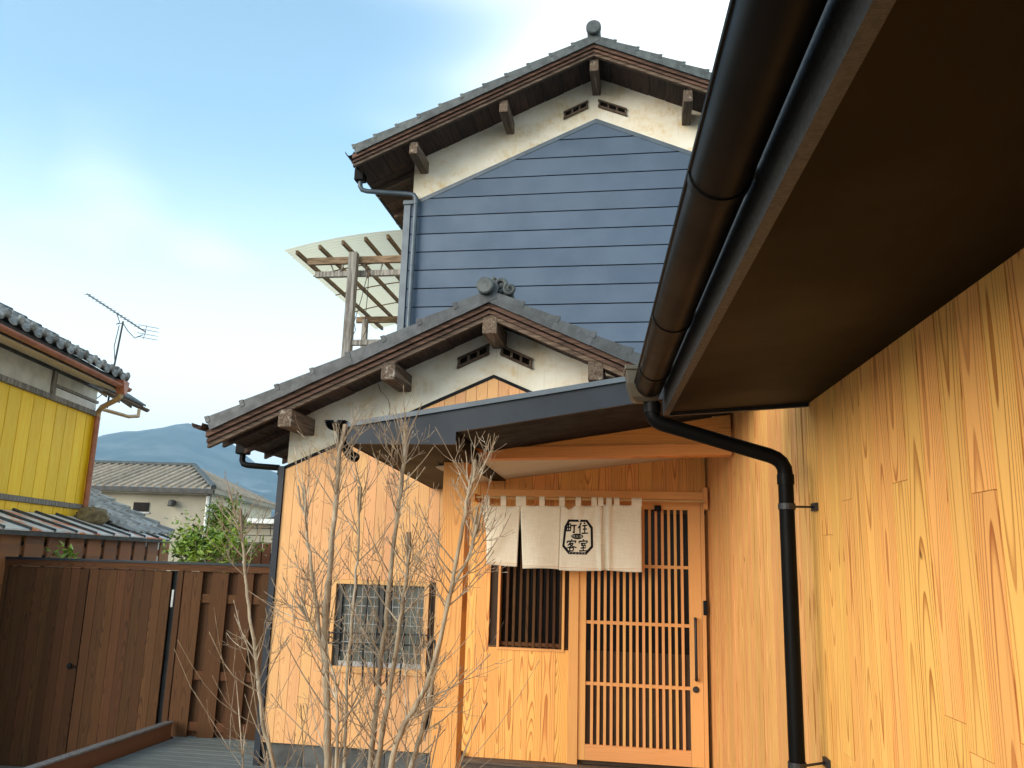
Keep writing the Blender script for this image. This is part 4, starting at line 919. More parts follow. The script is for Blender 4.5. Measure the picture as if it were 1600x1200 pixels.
# ------------------------------------------------------------------ gate and fence
FA = R(4.0)
FE = thing('slat_fence', 'dark brown fence of spaced boards between the gate and the wing corner', 'fence', rotz=FA, loc=(-4.909, 8.534, 0))
GT = thing('garden_gate', 'dark brown double gate of narrow upright boards with black knob', 'gate', rotz=FA, loc=(-4.909, 8.534, 0))
x = -2.20; rg = random.Random(3)
leaf_edges = [(-2.06, -1.135), (-1.125, -0.185)]
MB().box(-2.06, -0.185, 0.022, 0.04, -2.28, -0.225).build('leaf_backing', 'dark_void', GT)
for a, b in leaf_edges:
    cnt = 9; w = (b - a) / cnt
    for k in range(cnt):
        board('gate_board', rect(a + k * w + 0.0015, a + (k + 1) * w - 0.0015, -2.27, -0.228), 0.0 + rg.uniform(-0.0015, 0.0015), 0.021, 'stain', GT)
MB().box(-0.0035 - 1.13, 0.0035 - 1.13, -0.003, 0.0, -2.26, -0.23).build('seam_strip', 'dark_void', GT)
o = MB().lathe_y((-1.20, -1.245), [(0.012, -0.045), (0.026, -0.042), (0.030, -0.030), (0.024, -0.018), (0.010, -0.010), (0.010, 0.0)], 16).build('knob', 'black', GT); smooth_by_angle(o)
MB().box(-1.155, -1.140, -0.006, 0.0, -1.27, -1.24).build('latch', 'black', GT)
MB().box(-0.24, -0.02, 0.062, 0.09, -2.28, -0.22).build('added_gap_board', 'dark_trim', FE)  # added dark board behind the gap beside the gate, so it looks dark
MB().box(-0.158, -0.135, -0.012, 0.0, -0.60, -0.42).build('hinge', 'alu', GT)
MB().box(-3.4, 1.02, -0.022, 0.05, -0.215, -0.148).build('top_rail', 'stain_h', FE, center=True)
MB().box(-3.4, 1.02, -0.035, 0.065, -0.146, -0.122).build('coping', 'black_metal', FE, center=True)
MB().box(-0.115, -0.055, -0.01, 0.06, -2.3, -0.217).build('post', 'stain', FE, center=True)
MB().box(-2.17, -2.075, -0.01, 0.06, -2.3, -0.217).build('post', 'stain', FE, center=True)
MB().box(0.93, 1.01, 0.0, 0.08, -1.92, -0.217).build('post', 'stain', FE, center=True)
for a, b in ((-0.045, 0.060), (0.062, 0.165), (0.275, 0.455), (0.56, 0.735), (0.825, 0.925)):
    board('fence_board', rect(a, b, -1.905, -0.220), 0.0, 0.018, 'stain', FE)
for a, b in ((0.10, 0.33), (0.40, 0.63), (0.69, 0.88)):
    board('back_board', rect(a, b, -1.905, -0.22), 0.055, 0.07, 'stain', FE)
for zz in (-0.50, -1.29, -1.80):
    MB().box(-0.05, 0.93, 0.02, 0.052, zz - 0.045, zz + 0.045).build('rail', 'stain_h', FE, center=True)
xx = -3.4
while xx < -2.2:
    board('fence_board', rect(xx, xx + 0.116, -2.28, -0.220), 0.0, 0.018, 'stain', FE); xx += 0.12
KB = thing('timber_kerb', 'low timber edging board with grey metal capping along the deck', 'kerb')
MB().box(-4.925, -4.875, 4.6, 8.47, LOW, -1.762).build('edging_board', 'kerbwood', KB)
for i in range(1): pass
MB().box(-4.95, -4.86, 4.6, 8.48, -1.760, -1.742).build('capping', 'alu', KB, bevel=0.003)
LP = MB().tube([(-2.93 + 0.07 * math.cos(t), 6.62, GZ + 0.15 + 0.13 * math.sin(t)) for t in [math.pi * k / 16 for k in range(17)]], 0.009, 8, cap=True)
LP.tube([(-3.0, 6.62, GZ + 0.15), (-3.0, 6.62, GZ + 0.03)], 0.009, 8); LP.tube([(-2.86, 6.62, GZ + 0.15), (-2.86, 6.62, GZ + 0.03)], 0.009, 8)
o = LP.build('wire_hoop', 'iron'); tag(o, 'small black wire hoop standing on the grey deck', 'hoop')

# ------------------------------------------------------------------ fence behind, glazed coping, low tiled roof
F2 = thing('rear_fence', 'lighter brown board fence running back beside the yellow house', 'fence', rotz=R(11.554))
v = 8.4
while v < 14.6:
    MB().box(-5.222, -5.20, v, v + 0.41, -2.2, 0.155 + random.uniform(-0.004, 0.004)).build('fence_board', 'stain_far', F2, center=True); v += 0.523
for zz in (-0.05, -0.9):
    MB().box(-5.262, -5.224, 8.4, 14.6, zz - 0.05, zz + 0.05).build('rail', 'stain_far', F2, center=True)
MB().box(-5.45, -5.44, 8.4, 14.6, -2.2, 0.05).build('gap_shade_sheet', 'dark_trim', F2)  # dark sheet behind the fence stands in for shade between its boards
F3 = thing('distant_fence', 'sunny orange-brown board fence seen beside the wing corner', 'fence')
x = -5.75
while x < -4.3:
    board('fence_board', rect(x, x + 0.11, -2.2, 0.12), 10.40, 10.42, 'kerbwood', F3); x += 0.13
MB().box(-5.75, -4.3, 10.422, 10.45, -0.1, 0.0).build('rail', 'stain_h', F3)
CS = thing('glazed_coping', 'row of shiny white tiles stained orange along the foot of the yellow wall', 'coping', rotz=R(11.554))
v = 8.2
while v < 14.3:
    m = MB(); t = 0.018; v2 = v + 0.545
    m.add([(-5.12, v, 0.185), (-5.12, v2, 0.185), (-5.96, v2, 0.445), (-5.96, v, 0.445), (-5.12, v, 0.185 - t), (-5.12, v2, 0.185 - t), (-5.96, v2, 0.445 - t), (-5.96, v, 0.445 - t)], [(0, 1, 2, 3), (7, 6, 5, 4), (0, 4, 5, 1), (1, 5, 6, 2), (2, 6, 7, 3), (3, 7, 4, 0)])
    o = m.build('coping_tile', 'white_sheet', CS, center=True); o.rotation_euler = (0, R(random.uniform(-0.7, 0.7)), 0)
    MB().tube([(-5.11, v2 + 0.007, 0.193), (-5.96, v2 + 0.007, 0.456)], 0.022, 6).build('joint_roll', 'tile', CS)
    v += 0.56
MB().box(-5.15, -5.11, 8.2, 14.3, 0.115, 0.165).build('shadow_strip', 'dark_trim', CS)  # dark strip stands in for the shadow under the coping tiles
LR = thing('tiled_shed', 'low shed under silvery ribbed tiles beside the yellow house', 'shed', rotz=R(11.554))
A = Vector((-7.25, 15.0, 1.10)); dx = Vector((1.9, 0, -0.875))
MB().prism([(-7.3, -2.2), (-5.5, -2.2), (-5.5, 0.15), (-7.3, 0.98)], 13.2, 14.95).build('wall', 'render_pale', LR)
m = MB(); tm = MB()
seg = 7; ln = dx.length; e1 = dx.normalized(); e3 = Vector((-e1.z, 0, e1.x)); 
if e3.z < 0: e3 = -e3
tmesh = MB()
Lr = ln / seg
NP = 8
for i in range(2):
    for j in range(NP + 1):
        t = j / NP; h_ = 0.045 * (0.5 + 0.5 * math.cos(2 * math.pi * (t - 0.2))) ** 1.6
        s_ = -0.02 if i == 0 else Lr + 0.012
        p = e1 * s_ + e3 * (h_ + (0.0 if i == 0 else 0.028)) + Vector((0, -0.27 * t, 0)); tmesh.v.append(tuple(p))
for j in range(NP): tmesh.f.append((j, j + 1, NP + 2 + j, NP + 1 + j))
for j in range(NP + 1):
    v_ = Vector(tmesh.v[NP + 1 + j]) - e3 * 0.03; tmesh.v.append(tuple(v_))
for j in range(NP): tmesh.f.append((NP + 1 + j, NP + 2 + j, 2 * NP + 3 + j, 2 * NP + 2 + j))
tme = tmesh.mesh('roof_tile'); tme.materials.append(M['silver_tile'])
for c in range(7):
    for k in range(seg):
        o = place('roof_tile', tme, None, LR); p = A + e1 * (k * Lr) + Vector((0, -c * 0.27, 0)) + e3 * 0.02; o.location = p
for k in range(seg):
    p = A + e1 * (k * Lr) + e3 * 0.05
    o = MB().tube([p, p + e1 * (Lr * 0.98) + e3 * 0.03], [0.055, 0.068], 10).build('verge_roll', 'silver_tile', LR); smooth_by_angle(o)

# ------------------------------------------------------------------ yellow house
YR_ = R(11.554)
YH_ = thing('yellow_house', 'house with bright yellow boards, pale plaster band and grey tiled roof', 'house', rotz=YR_)
WXy = -6.0
def sb(name, v0, v1, z0, z1, mat, x=WXy, th=0.02):
    return MB().box(x - th, x, v0, v1, z0, z1).build(name, mat, YH_, center=True)
MB().box(-11.5, WXy - 0.022, 8.0, 13.0, -2.3, 2.45).build('wall', 'render_pale', YH_)
v = 13.0
while v > 8.3:
    sb('wall_board', v - 0.305 + 0.012, v - 0.004, 0.64, 2.0, 'yellow', th=0.02); sb('wall_board', v - 0.305 + 0.012, v - 0.004, -1.8, 0.56, 'yellow', th=0.02); v -= 0.305
MB().box(WXy - 0.021, WXy - 0.016, 8.05, 12.99, -1.8, 2.0).build('board_backing', 'dark_trim', YH_)
sb('band', 8.05, 12.99, 0.565, 0.635, 'grey_wood', x=WXy + 0.03, th=0.05); sb('band', 8.05, 13.0, 2.002, 2.075, 'grey_wood', x=WXy + 0.05, th=0.072)
sb('corner_board', 12.93, 13.02, -1.8, 2.0, 'yellow', x=WXy + 0.018, th=0.017)
sb('timber_upright', 11.58, 11.66, 2.08, 2.45, 'grey_wood', x=WXy + 0.02, th=0.045); sb('timber_rail', 11.66, 13.0, 2.21, 2.25, 'grey_wood', x=WXy + 0.018, th=0.04)
sb('window_pane', 11.70, 12.95, 2.085, 2.20, 'white_pvc', x=WXy + 0.006, th=0.02)
sb('wall_plate', 8.0, 13.05, 2.42, 2.46, 'dark_trim', x=WXy + 0.03, th=0.05)
# eave and roof, sloping up to the left
EX = -5.46
m = MB().prism([(WXy, 2.46), (EX - 0.02, 2.33), (EX - 0.02, 2.355), (WXy, 2.485)], 7.8, 12.6); o = m.build('soffit_panel', 'cream_soffit', YH_); fixn(o)
m = MB().prism([(EX - 0.04, 2.345), (EX, 2.345), (EX, 2.50), (EX - 0.04, 2.50)], 7.8, 12.62); m.build('eave_board', 'dark_trim', YH_)
m = MB().prism([(EX - 0.03, 2.44), (-8.8, 4.18), (-8.8, 4.23), (EX - 0.03, 2.49)], 7.8, 12.60); o = m.build('roof', 'tile', YH_); fixn(o)
o = MB().gutter((EX + 0.055, 7.8, 2.405), 12.66, 0.055).build('gutter', 'copper', YH_); smooth_by_angle(o)
# pantiles: round-nosed eave row and two rows above, one object each
ts = math.atan(0.52)
def pantile(nose):
    m = MB(); n1 = 10; L = 0.30
    for i in range(2):
        for j in range(n1 + 1):
            t = j / n1; h_ = 0.055 * max(0.0, math.sin(math.pi * (t - 0.62) / 0.38)) if t > 0.62 else -0.02 * math.sin(math.pi * t / 0.62)
            x_ = 0.03 - i * L; m.v.append((x_ * math.cos(ts), 0.27 * t, -x_ * math.sin(ts) + h_ + (0.035 if i == 0 else 0.0)))
    for j in range(n1): m.f.append((j, j + 1, n1 + 2 + j, n1 + 1 + j))
    for j in range(n1 + 1): vx, vy, vz = m.v[j]; m.v.append((vx, vy, vz - 0.035))
    for j in range(n1): m.f.append((j + 1, j, 2 * n1 + 2 + j, 2 * n1 + 3 + j))
    if nose:
        cy, cz, cx = 0.27 * 0.81, m.v[8][2] - 0.010, m.v[8][0]; b = len(m.v); K = 12
        for q, (r_, dx_) in enumerate(((0.058, 0.0), (0.056, 0.025), (0.035, 0.038))):
            for k in range(K): t = 2 * math.pi * k / K; m.v.append((cx + dx_, cy + r_ * math.cos(t), cz + r_ * math.sin(t)))
        for q in range(2):
            for k in range(K): m.f.append((b + q * K + k, b + q * K + (k + 1) % K, b + (q + 1) * K + (k + 1) % K, b + (q + 1) * K + k))
        m.f.append(tuple(b + 2 * K + k for k in range(K)))
    me = m.mesh('pantile'); me.materials.append(M['tile_old']); return me
pn, pp = pantile(True), pantile(False)
for rw in range(8):
    for k in range(13):
        o = place('roof_tile', pn if rw == 0 else pp, None, YH_); o.location = (EX + 0.03 - rw * 0.27 * math.cos(ts), 12.32 - k * 0.275, 2.515 + rw * 0.27 * math.sin(ts))
for rw in range(9):
    o = MB().tube([(EX + 0.02 - rw * 0.27 * math.cos(ts), 12.63, 2.55 + rw * 0.27 * math.sin(ts)), (EX + 0.02 - (rw + 1.05) * 0.27 * math.cos(ts), 12.63, 2.54 + (rw + 1.05) * 0.27 * math.sin(ts))], [0.075, 0.06], 10).build('verge_roll', 'tile', YH_); smooth_by_angle(o)
MB().prism([(EX - 0.01, 2.38), (-8.6, 4.01), (-8.6, 4.10), (EX - 0.01, 2.47)], 12.60, 12.64).build('barge_board', 'old', YH_)
# rainwater head and pipe at the corner
m = MB().prism_x([(12.30, 2.47), (12.52, 2.47), (12.46, 2.27), (12.38, 2.27)], EX - 0.005, EX + 0.12); o = m.build('rainwater_head', 'copper', YH_); fixn(o)
o = MB().tube([(EX + 0.05, 12.42, 2.31), (EX + 0.05, 12.42, 2.24), (EX - 0.05, 12.50, 2.19), (WXy + 0.14, 12.86, 2.14), (WXy + 0.07, 12.92, 2.08), (WXy + 0.06, 12.93, 1.98)], 0.04, 10).build('pipe_swan_neck', 'tan_pipe', YH_); smooth_by_angle(o)
o = MB().tube([(WXy + 0.06, 12.93, 2.0), (WXy + 0.06, 12.93, 0.5)], 0.042, 10).build('downpipe', 'copper', YH_); smooth_by_angle(o)
# rear lean-to roof seen from below
m = MB().prism([(-7.6, 3.36), (-6.12, 2.46), (-6.12, 2.52), (-7.6, 3.42)], 13.05, 14.9); o = m.build('lean_to_roof', 'cream_soffit', YH_); fixn(o)
m = MB().prism([(-7.6, 3.38), (-6.08, 2.46), (-6.08, 2.545), (-7.6, 3.46)], 14.90, 14.94); o = m.build('lean_to_barge', 'dark_trim', YH_); fixn(o)
m = MB().prism([(-7.6, 3.43), (-6.05, 2.525), (-6.05, 2.56), (-7.6, 3.47)], 13.02, 14.98); o = m.build('lean_to_tiles', 'tile', YH_); fixn(o)
for vv in (13.1, 13.6, 14.1, 14.6):
    MB().prism([(-7.3, 3.12), (-6.16, 2.43), (-6.16, 2.48), (-7.3, 3.17)], vv, vv + 0.05).build('lean_to_rafter', 'brown_wood', YH_)
o = MB().gutter((-6.03, 13.0, 2.48), 15.0, 0.05).build('lean_to_gutter', 'old', YH_); smooth_by_angle(o)
MB().box(-9.0, -7.0, 13.01, 14.7, -1.9, 2.9).build('lean_to_wall', 'render_pale', YH_)
MB().tube([(-5.93, 12.98, 2.13), (-5.75, 13.6, 2.12), (-5.72, 13.9, 2.18), (-5.76, 14.0, 2.3)], 0.03, 8).build('overflow_pipe', 'tan_pipe', YH_)
o = MB()
from mathutils import noise as mn
for i in range(9):
    for j in range(16):
        ph, th = math.pi * i / 8, 2 * math.pi * j / 16
        r_ = 0.20 * (1 + 0.35 * mn.noise(Vector((math.sin(ph) * math.cos(th) * 3, math.sin(ph) * math.sin(th) * 3, math.cos(ph) * 3))))
        o.v.append((-5.72 + r_ * math.sin(ph) * math.cos(th) * 1.1, 12.72 + r_ * math.sin(ph) * math.sin(th) * 1.2, 0.45 + r_ * 0.72 * math.cos(ph)))
for i in range(8):
    for j in range(16): o.f.append((i * 16 + j, i * 16 + (j + 1) % 16, (i + 1) * 16 + (j + 1) % 16, (i + 1) * 16 + j))
o = o.build('mossy_clump', 'ochre_clay', smooth=True); tag(o, 'rounded mossy lump of clay on the low roof at the yellow wall corner', 'clay lump'); o.rotation_euler = (0, 0, YR_)
# antenna
TV = thing('roof_antenna', 'thin television antenna on a mast above the yellow house roof', 'antenna', rotz=YR_)
MB().tube([(-6.52, 14.5, 2.4), (-6.49, 14.5, 3.2), (-6.44, 14.5, 3.98)], 0.017, 8).build('mast', 'dark_trim', TV)
b0, b1 = Vector((-7.0, 14.2, 4.375)), Vector((-6.12, 14.75, 3.86))
MB().tube([b0, b1], 0.012, 6).build('boom', 'alu', TV)
px = Vector((0.42, 0.9, 0.25)).normalized()
for k in range(15):
    c_ = b0 + (b1 - b0) * (k / 17 + 0.02); MB().tube([c_ - px * 0.07, c_ + px * 0.07], 0.006, 5).build('director', 'alu', TV)
for s_ in (-0.11, -0.04, 0.04, 0.11):
    c_ = b1 + Vector((0.02, 0, s_)); MB().tube([c_ - Vector((0.13, 0.1, 0)), c_ + Vector((0.16, 0.12, 0))], 0.006, 5).build('reflector', 'alu', TV)
MB().tube([b1 + Vector((0.0, 0, 0.13)), b1 + Vector((-0.03, 0, -0.13))], 0.007, 5).build('reflector_bar', 'alu', TV)
c1 = b0 + (b1 - b0) * 0.5; mp_ = Vector((-6.44, 14.5, 3.95))
MB().tube([c1, c1 + Vector((0.06, 0.03, -0.16)), mp_ + Vector((-0.12, 0, -0.03)), mp_], 0.008, 5).build('stay', 'dark_trim', TV)
MB().tube([mp_, mp_ + Vector((0.1, 0, -0.14)), mp_ + Vector((0.22, 0.05, -0.26)), b1 + Vector((-0.05, 0, -0.05))], 0.008, 5).build('stay', 'dark_trim', TV)
MB().box(-6.50, -6.40, 14.44, 14.52, 3.02, 3.14).build('amplifier', 'dark_trim', TV)
MB().tube([(-6.49, 14.48, 3.9), (-6.52, 14.46, 3.5), (-6.47, 14.46, 3.2), (-6.60, 14.42, 2.95), (-6.46, 14.42, 2.75), (-6.7, 14.2, 2.4), (-5.95, 13.05, 1.98)], 0.008, 5).build('cable', 'rubber', TV)

# ------------------------------------------------------------------ beige house with hipped roof, stone cottage beside it
YB = R(9.354)
BH = thing('beige_house', 'beige stuccoed house with brown hipped tile roof below the mountain', 'house', rotz=YB)
MB().box(-22, -11.6, 32.4, 32.5, -1.9, 2.2).build('wall', 'beige', BH)
MB().add([(-11.6, 32.4, -1.9), (-12.2, 43, -1.9), (-12.2, 43, 2.2), (-11.6, 32.4, 2.2), (-11.7, 32.4, -1.9), (-12.3, 43, -1.9), (-12.3, 43, 2.2), (-11.7, 32.4, 2.2)], [(0, 1, 2, 3), (7, 6, 5, 4), (3, 2, 6, 7)]).build('wall', 'cream', BH)  # right face: sunlight painted in as paler stucco
ez = 2.36; E1, E2, E3 = (-11.35, 31.9), (-11.95, 43.5), (-22.5, 31.9)
rp = (-13.85, 36.3, 3.62); rp2 = (-22.5, 36.3, 3.62); rq = (-14.3, 39.8, 3.62)
o = MB().add([(E3[0], E3[1], ez), (E1[0], E1[1], ez), rp, rp2], [(0, 1, 2, 3)]).build('roof_slope', 'beige_tile', BH)
o = MB().add([(E1[0], E1[1], ez), (E2[0], E2[1], ez), rq, rp], [(0, 1, 2, 3)]).build('roof_slope', 'beige_tile', BH)
A0, A1, A2, A3 = [Vector((E3[0], E3[1], ez)), Vector((E1[0], E1[1], ez)), Vector(rp), Vector(rp2)]
for k in range(34):                                        # tile ridges running up the front slope
    xx = E1[0] - 0.1 - k * 0.32; tmax = 1.0
    run = (E1[0] - xx) / (E1[0] - rp[0]); t = min(1.0, run)
    p0 = Vector((xx, E1[1], ez + 0.02)); p1 = Vector((xx, E1[1] + t * (rp[1] - E1[1]), ez + 0.02 + t * (rp[2] - ez)))
    MB().tube([p0, p1], 0.055, 6).build('tile_rib', 'beige_tile', BH)
for k in range(34):
    f_ = (k + 0.5) / 34; p0 = Vector((E1[0] + (E2[0] - E1[0]) * f_, E1[1] + (E2[1] - E1[1]) * f_, ez + 0.02))
    t = min(1.0, f_ / 0.38) if f_ < 0.38 else (1.0 if f_ < 0.68 else (1 - f_) / 0.32)
    tgt = Vector(rp) + (Vector(rq) - Vector(rp)) * min(1, max(0, (f_ - 0.38) / 0.3)); p1 = p0 + (Vector((tgt.x, p0.y, tgt.z)) - p0) * max(0.02, t)
    MB().tube([p0, p1], 0.055, 6).build('tile_rib', 'beige_tile', BH)
MB().tube([A1 + Vector((0, 0, 0.05)), A2 + Vector((0, 0, 0.05))], 0.11, 8).build('hip_roll', 'tile', BH); MB().tube([A2 + Vector((0, 0, 0.05)), A3 + Vector((0, 0, 0.05))], 0.11, 8).build('ridge_roll', 'tile', BH)
MB().box(-22.5, -11.33, 31.85, 32.0, ez - 0.2, ez - 0.02).build('gutter', 'dark_trim', BH)
MB().add([(-11.3, 31.9, ez - 0.18), (-11.9, 43.5, ez - 0.18), (-11.9, 43.5, ez - 0.02), (-11.3, 31.9, ez - 0.02), (-11.45, 31.9, ez - 0.18), (-12.05, 43.5, ez - 0.18), (-12.05, 43.5, ez - 0.02), (-11.45, 31.9, ez - 0.02)], [(0, 1, 2, 3), (7, 6, 5, 4), (0, 4, 5, 1), (3, 2, 6, 7)]).build('gutter', 'beige', BH)
MB().box(-22.4, -11.6, 32.0, 32.4, ez - 0.24, ez - 0.2).build('soffit_panel', 'beige', BH)
MB().box(-14.55, -13.95, 32.36, 32.40, 1.42, 1.78).build('window', 'door_glass', BH); MB().box(-14.6, -13.9, 32.34, 32.36, 1.36, 1.42).build('window_sill', 'alu', BH)
o = MB().tube([(-13.0, 32.3, 1.78), (-13.0, 32.12, 1.80), (-13.0, 32.1, 1.66)], 0.13, 10).build('vent_hood', 'dark_trim', BH)
MB().tube([(-11.68, 32.33, 2.1), (-11.68, 32.33, -1.9)], 0.07, 8).build('downpipe', 'white_pvc', BH)
MB().box(-11.72, -11.60, 33.2, 34.1, 0.3, 1.2).build('window', 'door_glass', BH)
ST = thing('stone_cottage', 'small grey stone-walled building with pale flat roof beside the wing corner', 'building', rotz=YB)
MB().box(-8.55, -5.0, 26.05, 30, -1.9, 0.86).build('wall', 'stone', ST)
rs = random.Random(5); zz = -1.9
while zz < 0.8:
    h_ = 0.22; xx = -8.55 + rs.uniform(-0.2, 0)
    while xx < -6.6:
        w_ = rs.uniform(0.3, 0.55)
        if not (-7.95 < xx + w_ / 2 < -7.35 and -0.55 < zz + 0.1 < 0.1):
            MB().box(max(xx, -8.55) + 0.012, xx + w_ - 0.012, 26.0 + rs.uniform(-0.02, 0.02), 26.05, zz + 0.012, zz + h_ - 0.012).build('stone', 'beige', ST, center=True)
        xx += w_
    zz += h_
MB().box(-7.95, -7.35, 26.03, 26.06, -0.5, 0.06).build('window', 'door_glass', ST)
for k in range(6): MB().box(-7.93 + k * 0.11, -7.90 + k * 0.11, 25.98, 26.01, -0.5, 0.06).build('window_bar', 'iron', ST)
MB().box(-9.0, -4.8, 25.6, 30.2, 0.88, 1.02).build('roof', 'white_pvc', ST)
m = MB().prism([(-7.5, 1.02), (-4.9, 1.02), (-4.9, 1.75)], 25.7, 30).build('upper_roof', 'dark_trim', ST)

# ------------------------------------------------------------------ citrus bush, sprig and conifer
def leafy(name, label, centre, rad, count, ls, mat, base, seed, branches=9, cat='tree', shape=None):
    T = thing(name, label, cat); rn = random.Random(seed); cx, cy, cz = centre; tr = MB()
    tr.tube([(base[0], base[1], base[2]), (base[0] + 0.03, base[1], (base[2] + cz) / 2), (cx, cy, cz - rad[2] * 0.4)], [0.045, 0.035, 0.02], 8)
    tips = []
    for k in range(branches):
        a = rn.uniform(0, 6.28); e = rn.uniform(-0.1, 1.2)
        d = Vector((math.cos(a) * math.cos(e) * rad[0], math.sin(a) * math.cos(e) * rad[1], math.sin(e) * rad[2]))
        p0 = Vector((cx, cy, cz - rad[2] * 0.6)); p1 = p0 + d * 0.6 + Vector((0, 0, 0.05)); p2 = Vector(centre) + d * rn.uniform(0.75, 1.05)
        tr.tube([p0, p1, p2], [0.016, 0.010, 0.004], 5, cap=False); tips += [p0 + (p2 - p0) * t + Vector((rn.gauss(0, .05), rn.gauss(0, .05), rn.gauss(0, .05))) for t in (0.55, 0.75, 0.9, 1.0)]
    tr.build('trunk', 'bark', T, smooth=True)
    lf = MB()
    for k in range(count):
        c_ = rn.choice(tips) + Vector((rn.gauss(0, 1) * rad[0], rn.gauss(0, 1) * rad[1], rn.gauss(0, 1) * rad[2])) * 0.17
        d = Vector((rn.uniform(-1, 1), rn.uniform(-1, 1), rn.uniform(-0.5, 0.9))).normalized(); w = d.cross(Vector((rn.uniform(-.5, .5), rn.uniform(-.5, .5), 1))).normalized(); nn_ = d.cross(w)
        L = ls * rn.uniform(0.6, 1.2); W = L * 0.24; cu = nn_ * L * 0.14
        lf.add([c_, c_ + d * L * 0.4 + w * W + cu, c_ + d * L * 0.42 - cu * 0.3, c_ + d * L * 0.4 - w * W + cu, c_ + d * L], [(0, 1, 2), (0, 2, 3), (2, 1, 4), (3, 2, 4)])
    lf.build('crown', mat, T); return T
leafy('citrus_tree', 'glossy green citrus tree growing up behind the slat fence', (-5.16, 9.45, -0.04), (0.52, 0.36, 0.36), 1100, 0.10, 'leaf', (-5.2, 9.45, -1.9), 11, branches=16)
leafy('leafy_sprig', 'small green sprig poking up above the gate coping', (-6.79, 9.0, -0.14), (0.09, 0.08, 0.10), 46, 0.10, 'leaf', (-6.79, 9.0, -1.9), 5, branches=5, cat='plant')
leafy('young_conifer', 'bright lime-green conifer behind the citrus tree', (-4.95, 11.6, -0.1), (0.16, 0.16, 0.75), 1500, 0.07, 'conifer', (-4.95, 11.6, -1.9), 8, branches=30)
leafy('tall_conifer', 'upright lime-green shrub in front of the beige house', (-6.62, 12.4, 0.28), (0.26, 0.24, 0.50), 1800, 0.09, 'conifer', (-6.62, 12.4, -1.9), 9, branches=34)

# ------------------------------------------------------------------ bare multi-stem shrub in the foreground
SH = thing('bare_shrub', 'leafless multi-stemmed shrub with pruned tops in front of the wing window', 'shrub', loc=(0, 0, 0))
base = Vector((-1.0, 2.88, -1.93))
stems = {
 'A': (0.0074, [(-1.286, 2.95, -0.769), (-1.351, 2.95, -0.594), (-1.38, 2.95, -0.452), (-1.413, 2.95, -0.312), (-1.454, 2.95, -0.155), (-1.481, 2.95, -0.017), (-1.501, 2.95, 0.101)]),
 'B': (0.0118, [(-1.038, 2.8, -0.718), (-1.05, 2.8, -0.59), (-1.067, 2.8, -0.405), (-1.084, 2.8, -0.289), (-1.086, 2.8, -0.137), (-1.083, 2.8, -0.002), (-1.08, 2.8, 0.17), (-1.078, 2.8, 0.294), (-1.075, 2.8, 0.386)]),
 'B2': (0.0069, [(-1.085, 2.81, -0.36), (-1.142, 2.86, -0.192), (-1.176, 2.88, -0.076), (-1.204, 2.88, 0.036), (-1.237, 2.88, 0.219)]),
 'C': (0.0102, [(-0.958, 3.0, -0.759), (-0.954, 3.0, -0.608), (-0.947, 3.0, -0.487), (-0.943, 3.0, -0.362), (-0.938, 3.0, -0.267), (-0.93, 3.0, -0.161), (-0.924, 3.0, -0.024), (-0.91, 3.0, 0.163), (-0.901, 3.0, 0.306), (-0.896, 3.0, 0.428)]),
 'D': (0.0091, [(-0.888, 2.85, -0.72), (-0.875, 2.85, -0.575), (-0.857, 2.85, -0.43), (-0.841, 2.85, -0.283), (-0.83, 2.85, -0.162), (-0.821, 2.85, -0.069), (-0.819, 2.85, 0.001)]),
 'E': (0.0091, [(-0.814, 2.75, -0.692), (-0.782, 2.75, -0.552), (-0.745, 2.75, -0.483), (-0.707, 2.75, -0.405), (-0.675, 2.75, -0.296), (-0.646, 2.75, -0.15), (-0.626, 2.75, -0.015), (-0.6, 2.75, 0.154), (-0.587, 2.75, 0.262)]),
 'F': (0.0085, [(-0.805, 2.95, -0.738), (-0.773, 2.95, -0.617), (-0.748, 2.95, -0.497), (-0.731, 2.95, -0.377), (-0.708, 2.95, -0.238), (-0.681, 2.95, -0.106), (-0.623, 2.95, 0.007), (-0.599, 2.95, 0.121)]),
 'G': (0.0063, [(-1.091, 3.1, -0.791), (-1.095, 3.1, -0.634), (-1.102, 3.1, -0.412), (-1.097, 3.1, -0.27), (-1.095, 3.1, -0.117), (-1.092, 3.1, 0.019), (-1.099, 3.1, 0.265)]),
 'H': (0.0052, [(-0.973, 2.7, -0.691), (-0.982, 2.7, -0.529), (-1.003, 2.7, -0.393), (-1.061, 2.7, -0.276), (-1.136, 2.7, -0.176)]),
}
rs = random.Random(21)
def grow(m, p, d, L, r, lvl):
    """curving twig with paired side twigs and a bud at the tip"""
    n_ = 5; pts = [p]; q = p.copy(); dd = d.copy()
    for i in range(n_):
        dd = (dd + Vector((rs.gauss(0, .07), rs.gauss(0, .07), rs.gauss(0, .05) + 0.11))).normalized(); q = q + dd * (L / n_); pts.append(q.copy())
    rad = [r * (1 - 0.5 * i / n_) for i in range(n_ + 1)]
    m.tube(pts, rad, 5 if r > 0.004 else 4, cap=False)
    e = (pts[-1] - pts[-2]).normalized()
    m.tube([pts[-1], pts[-1] + e * 0.006, pts[-1] + e * 0.016], [rad[-1], rad[-1] * 1.7, 0.0006], 4, cap=False)
    if lvl > 0:
        for i in range(1, n_):
            if rs.random() < (0.5 if lvl > 1 else 0.35):
                dr = (pts[i + 1] - pts[i]).normalized(); sd = dr.cross(Vector((rs.gauss(0, 1), rs.gauss(0, 1), rs.gauss(0, .4)))).normalized()
                for sg in (1, -1):
                    if rs.random() < 0.75: grow(m, pts[i], (dr * 0.75 + sd * sg * 0.75).normalized(), L * rs.uniform(0.22, 0.5), max(0.0011, rad[i] * 0.62), lvl - 1)
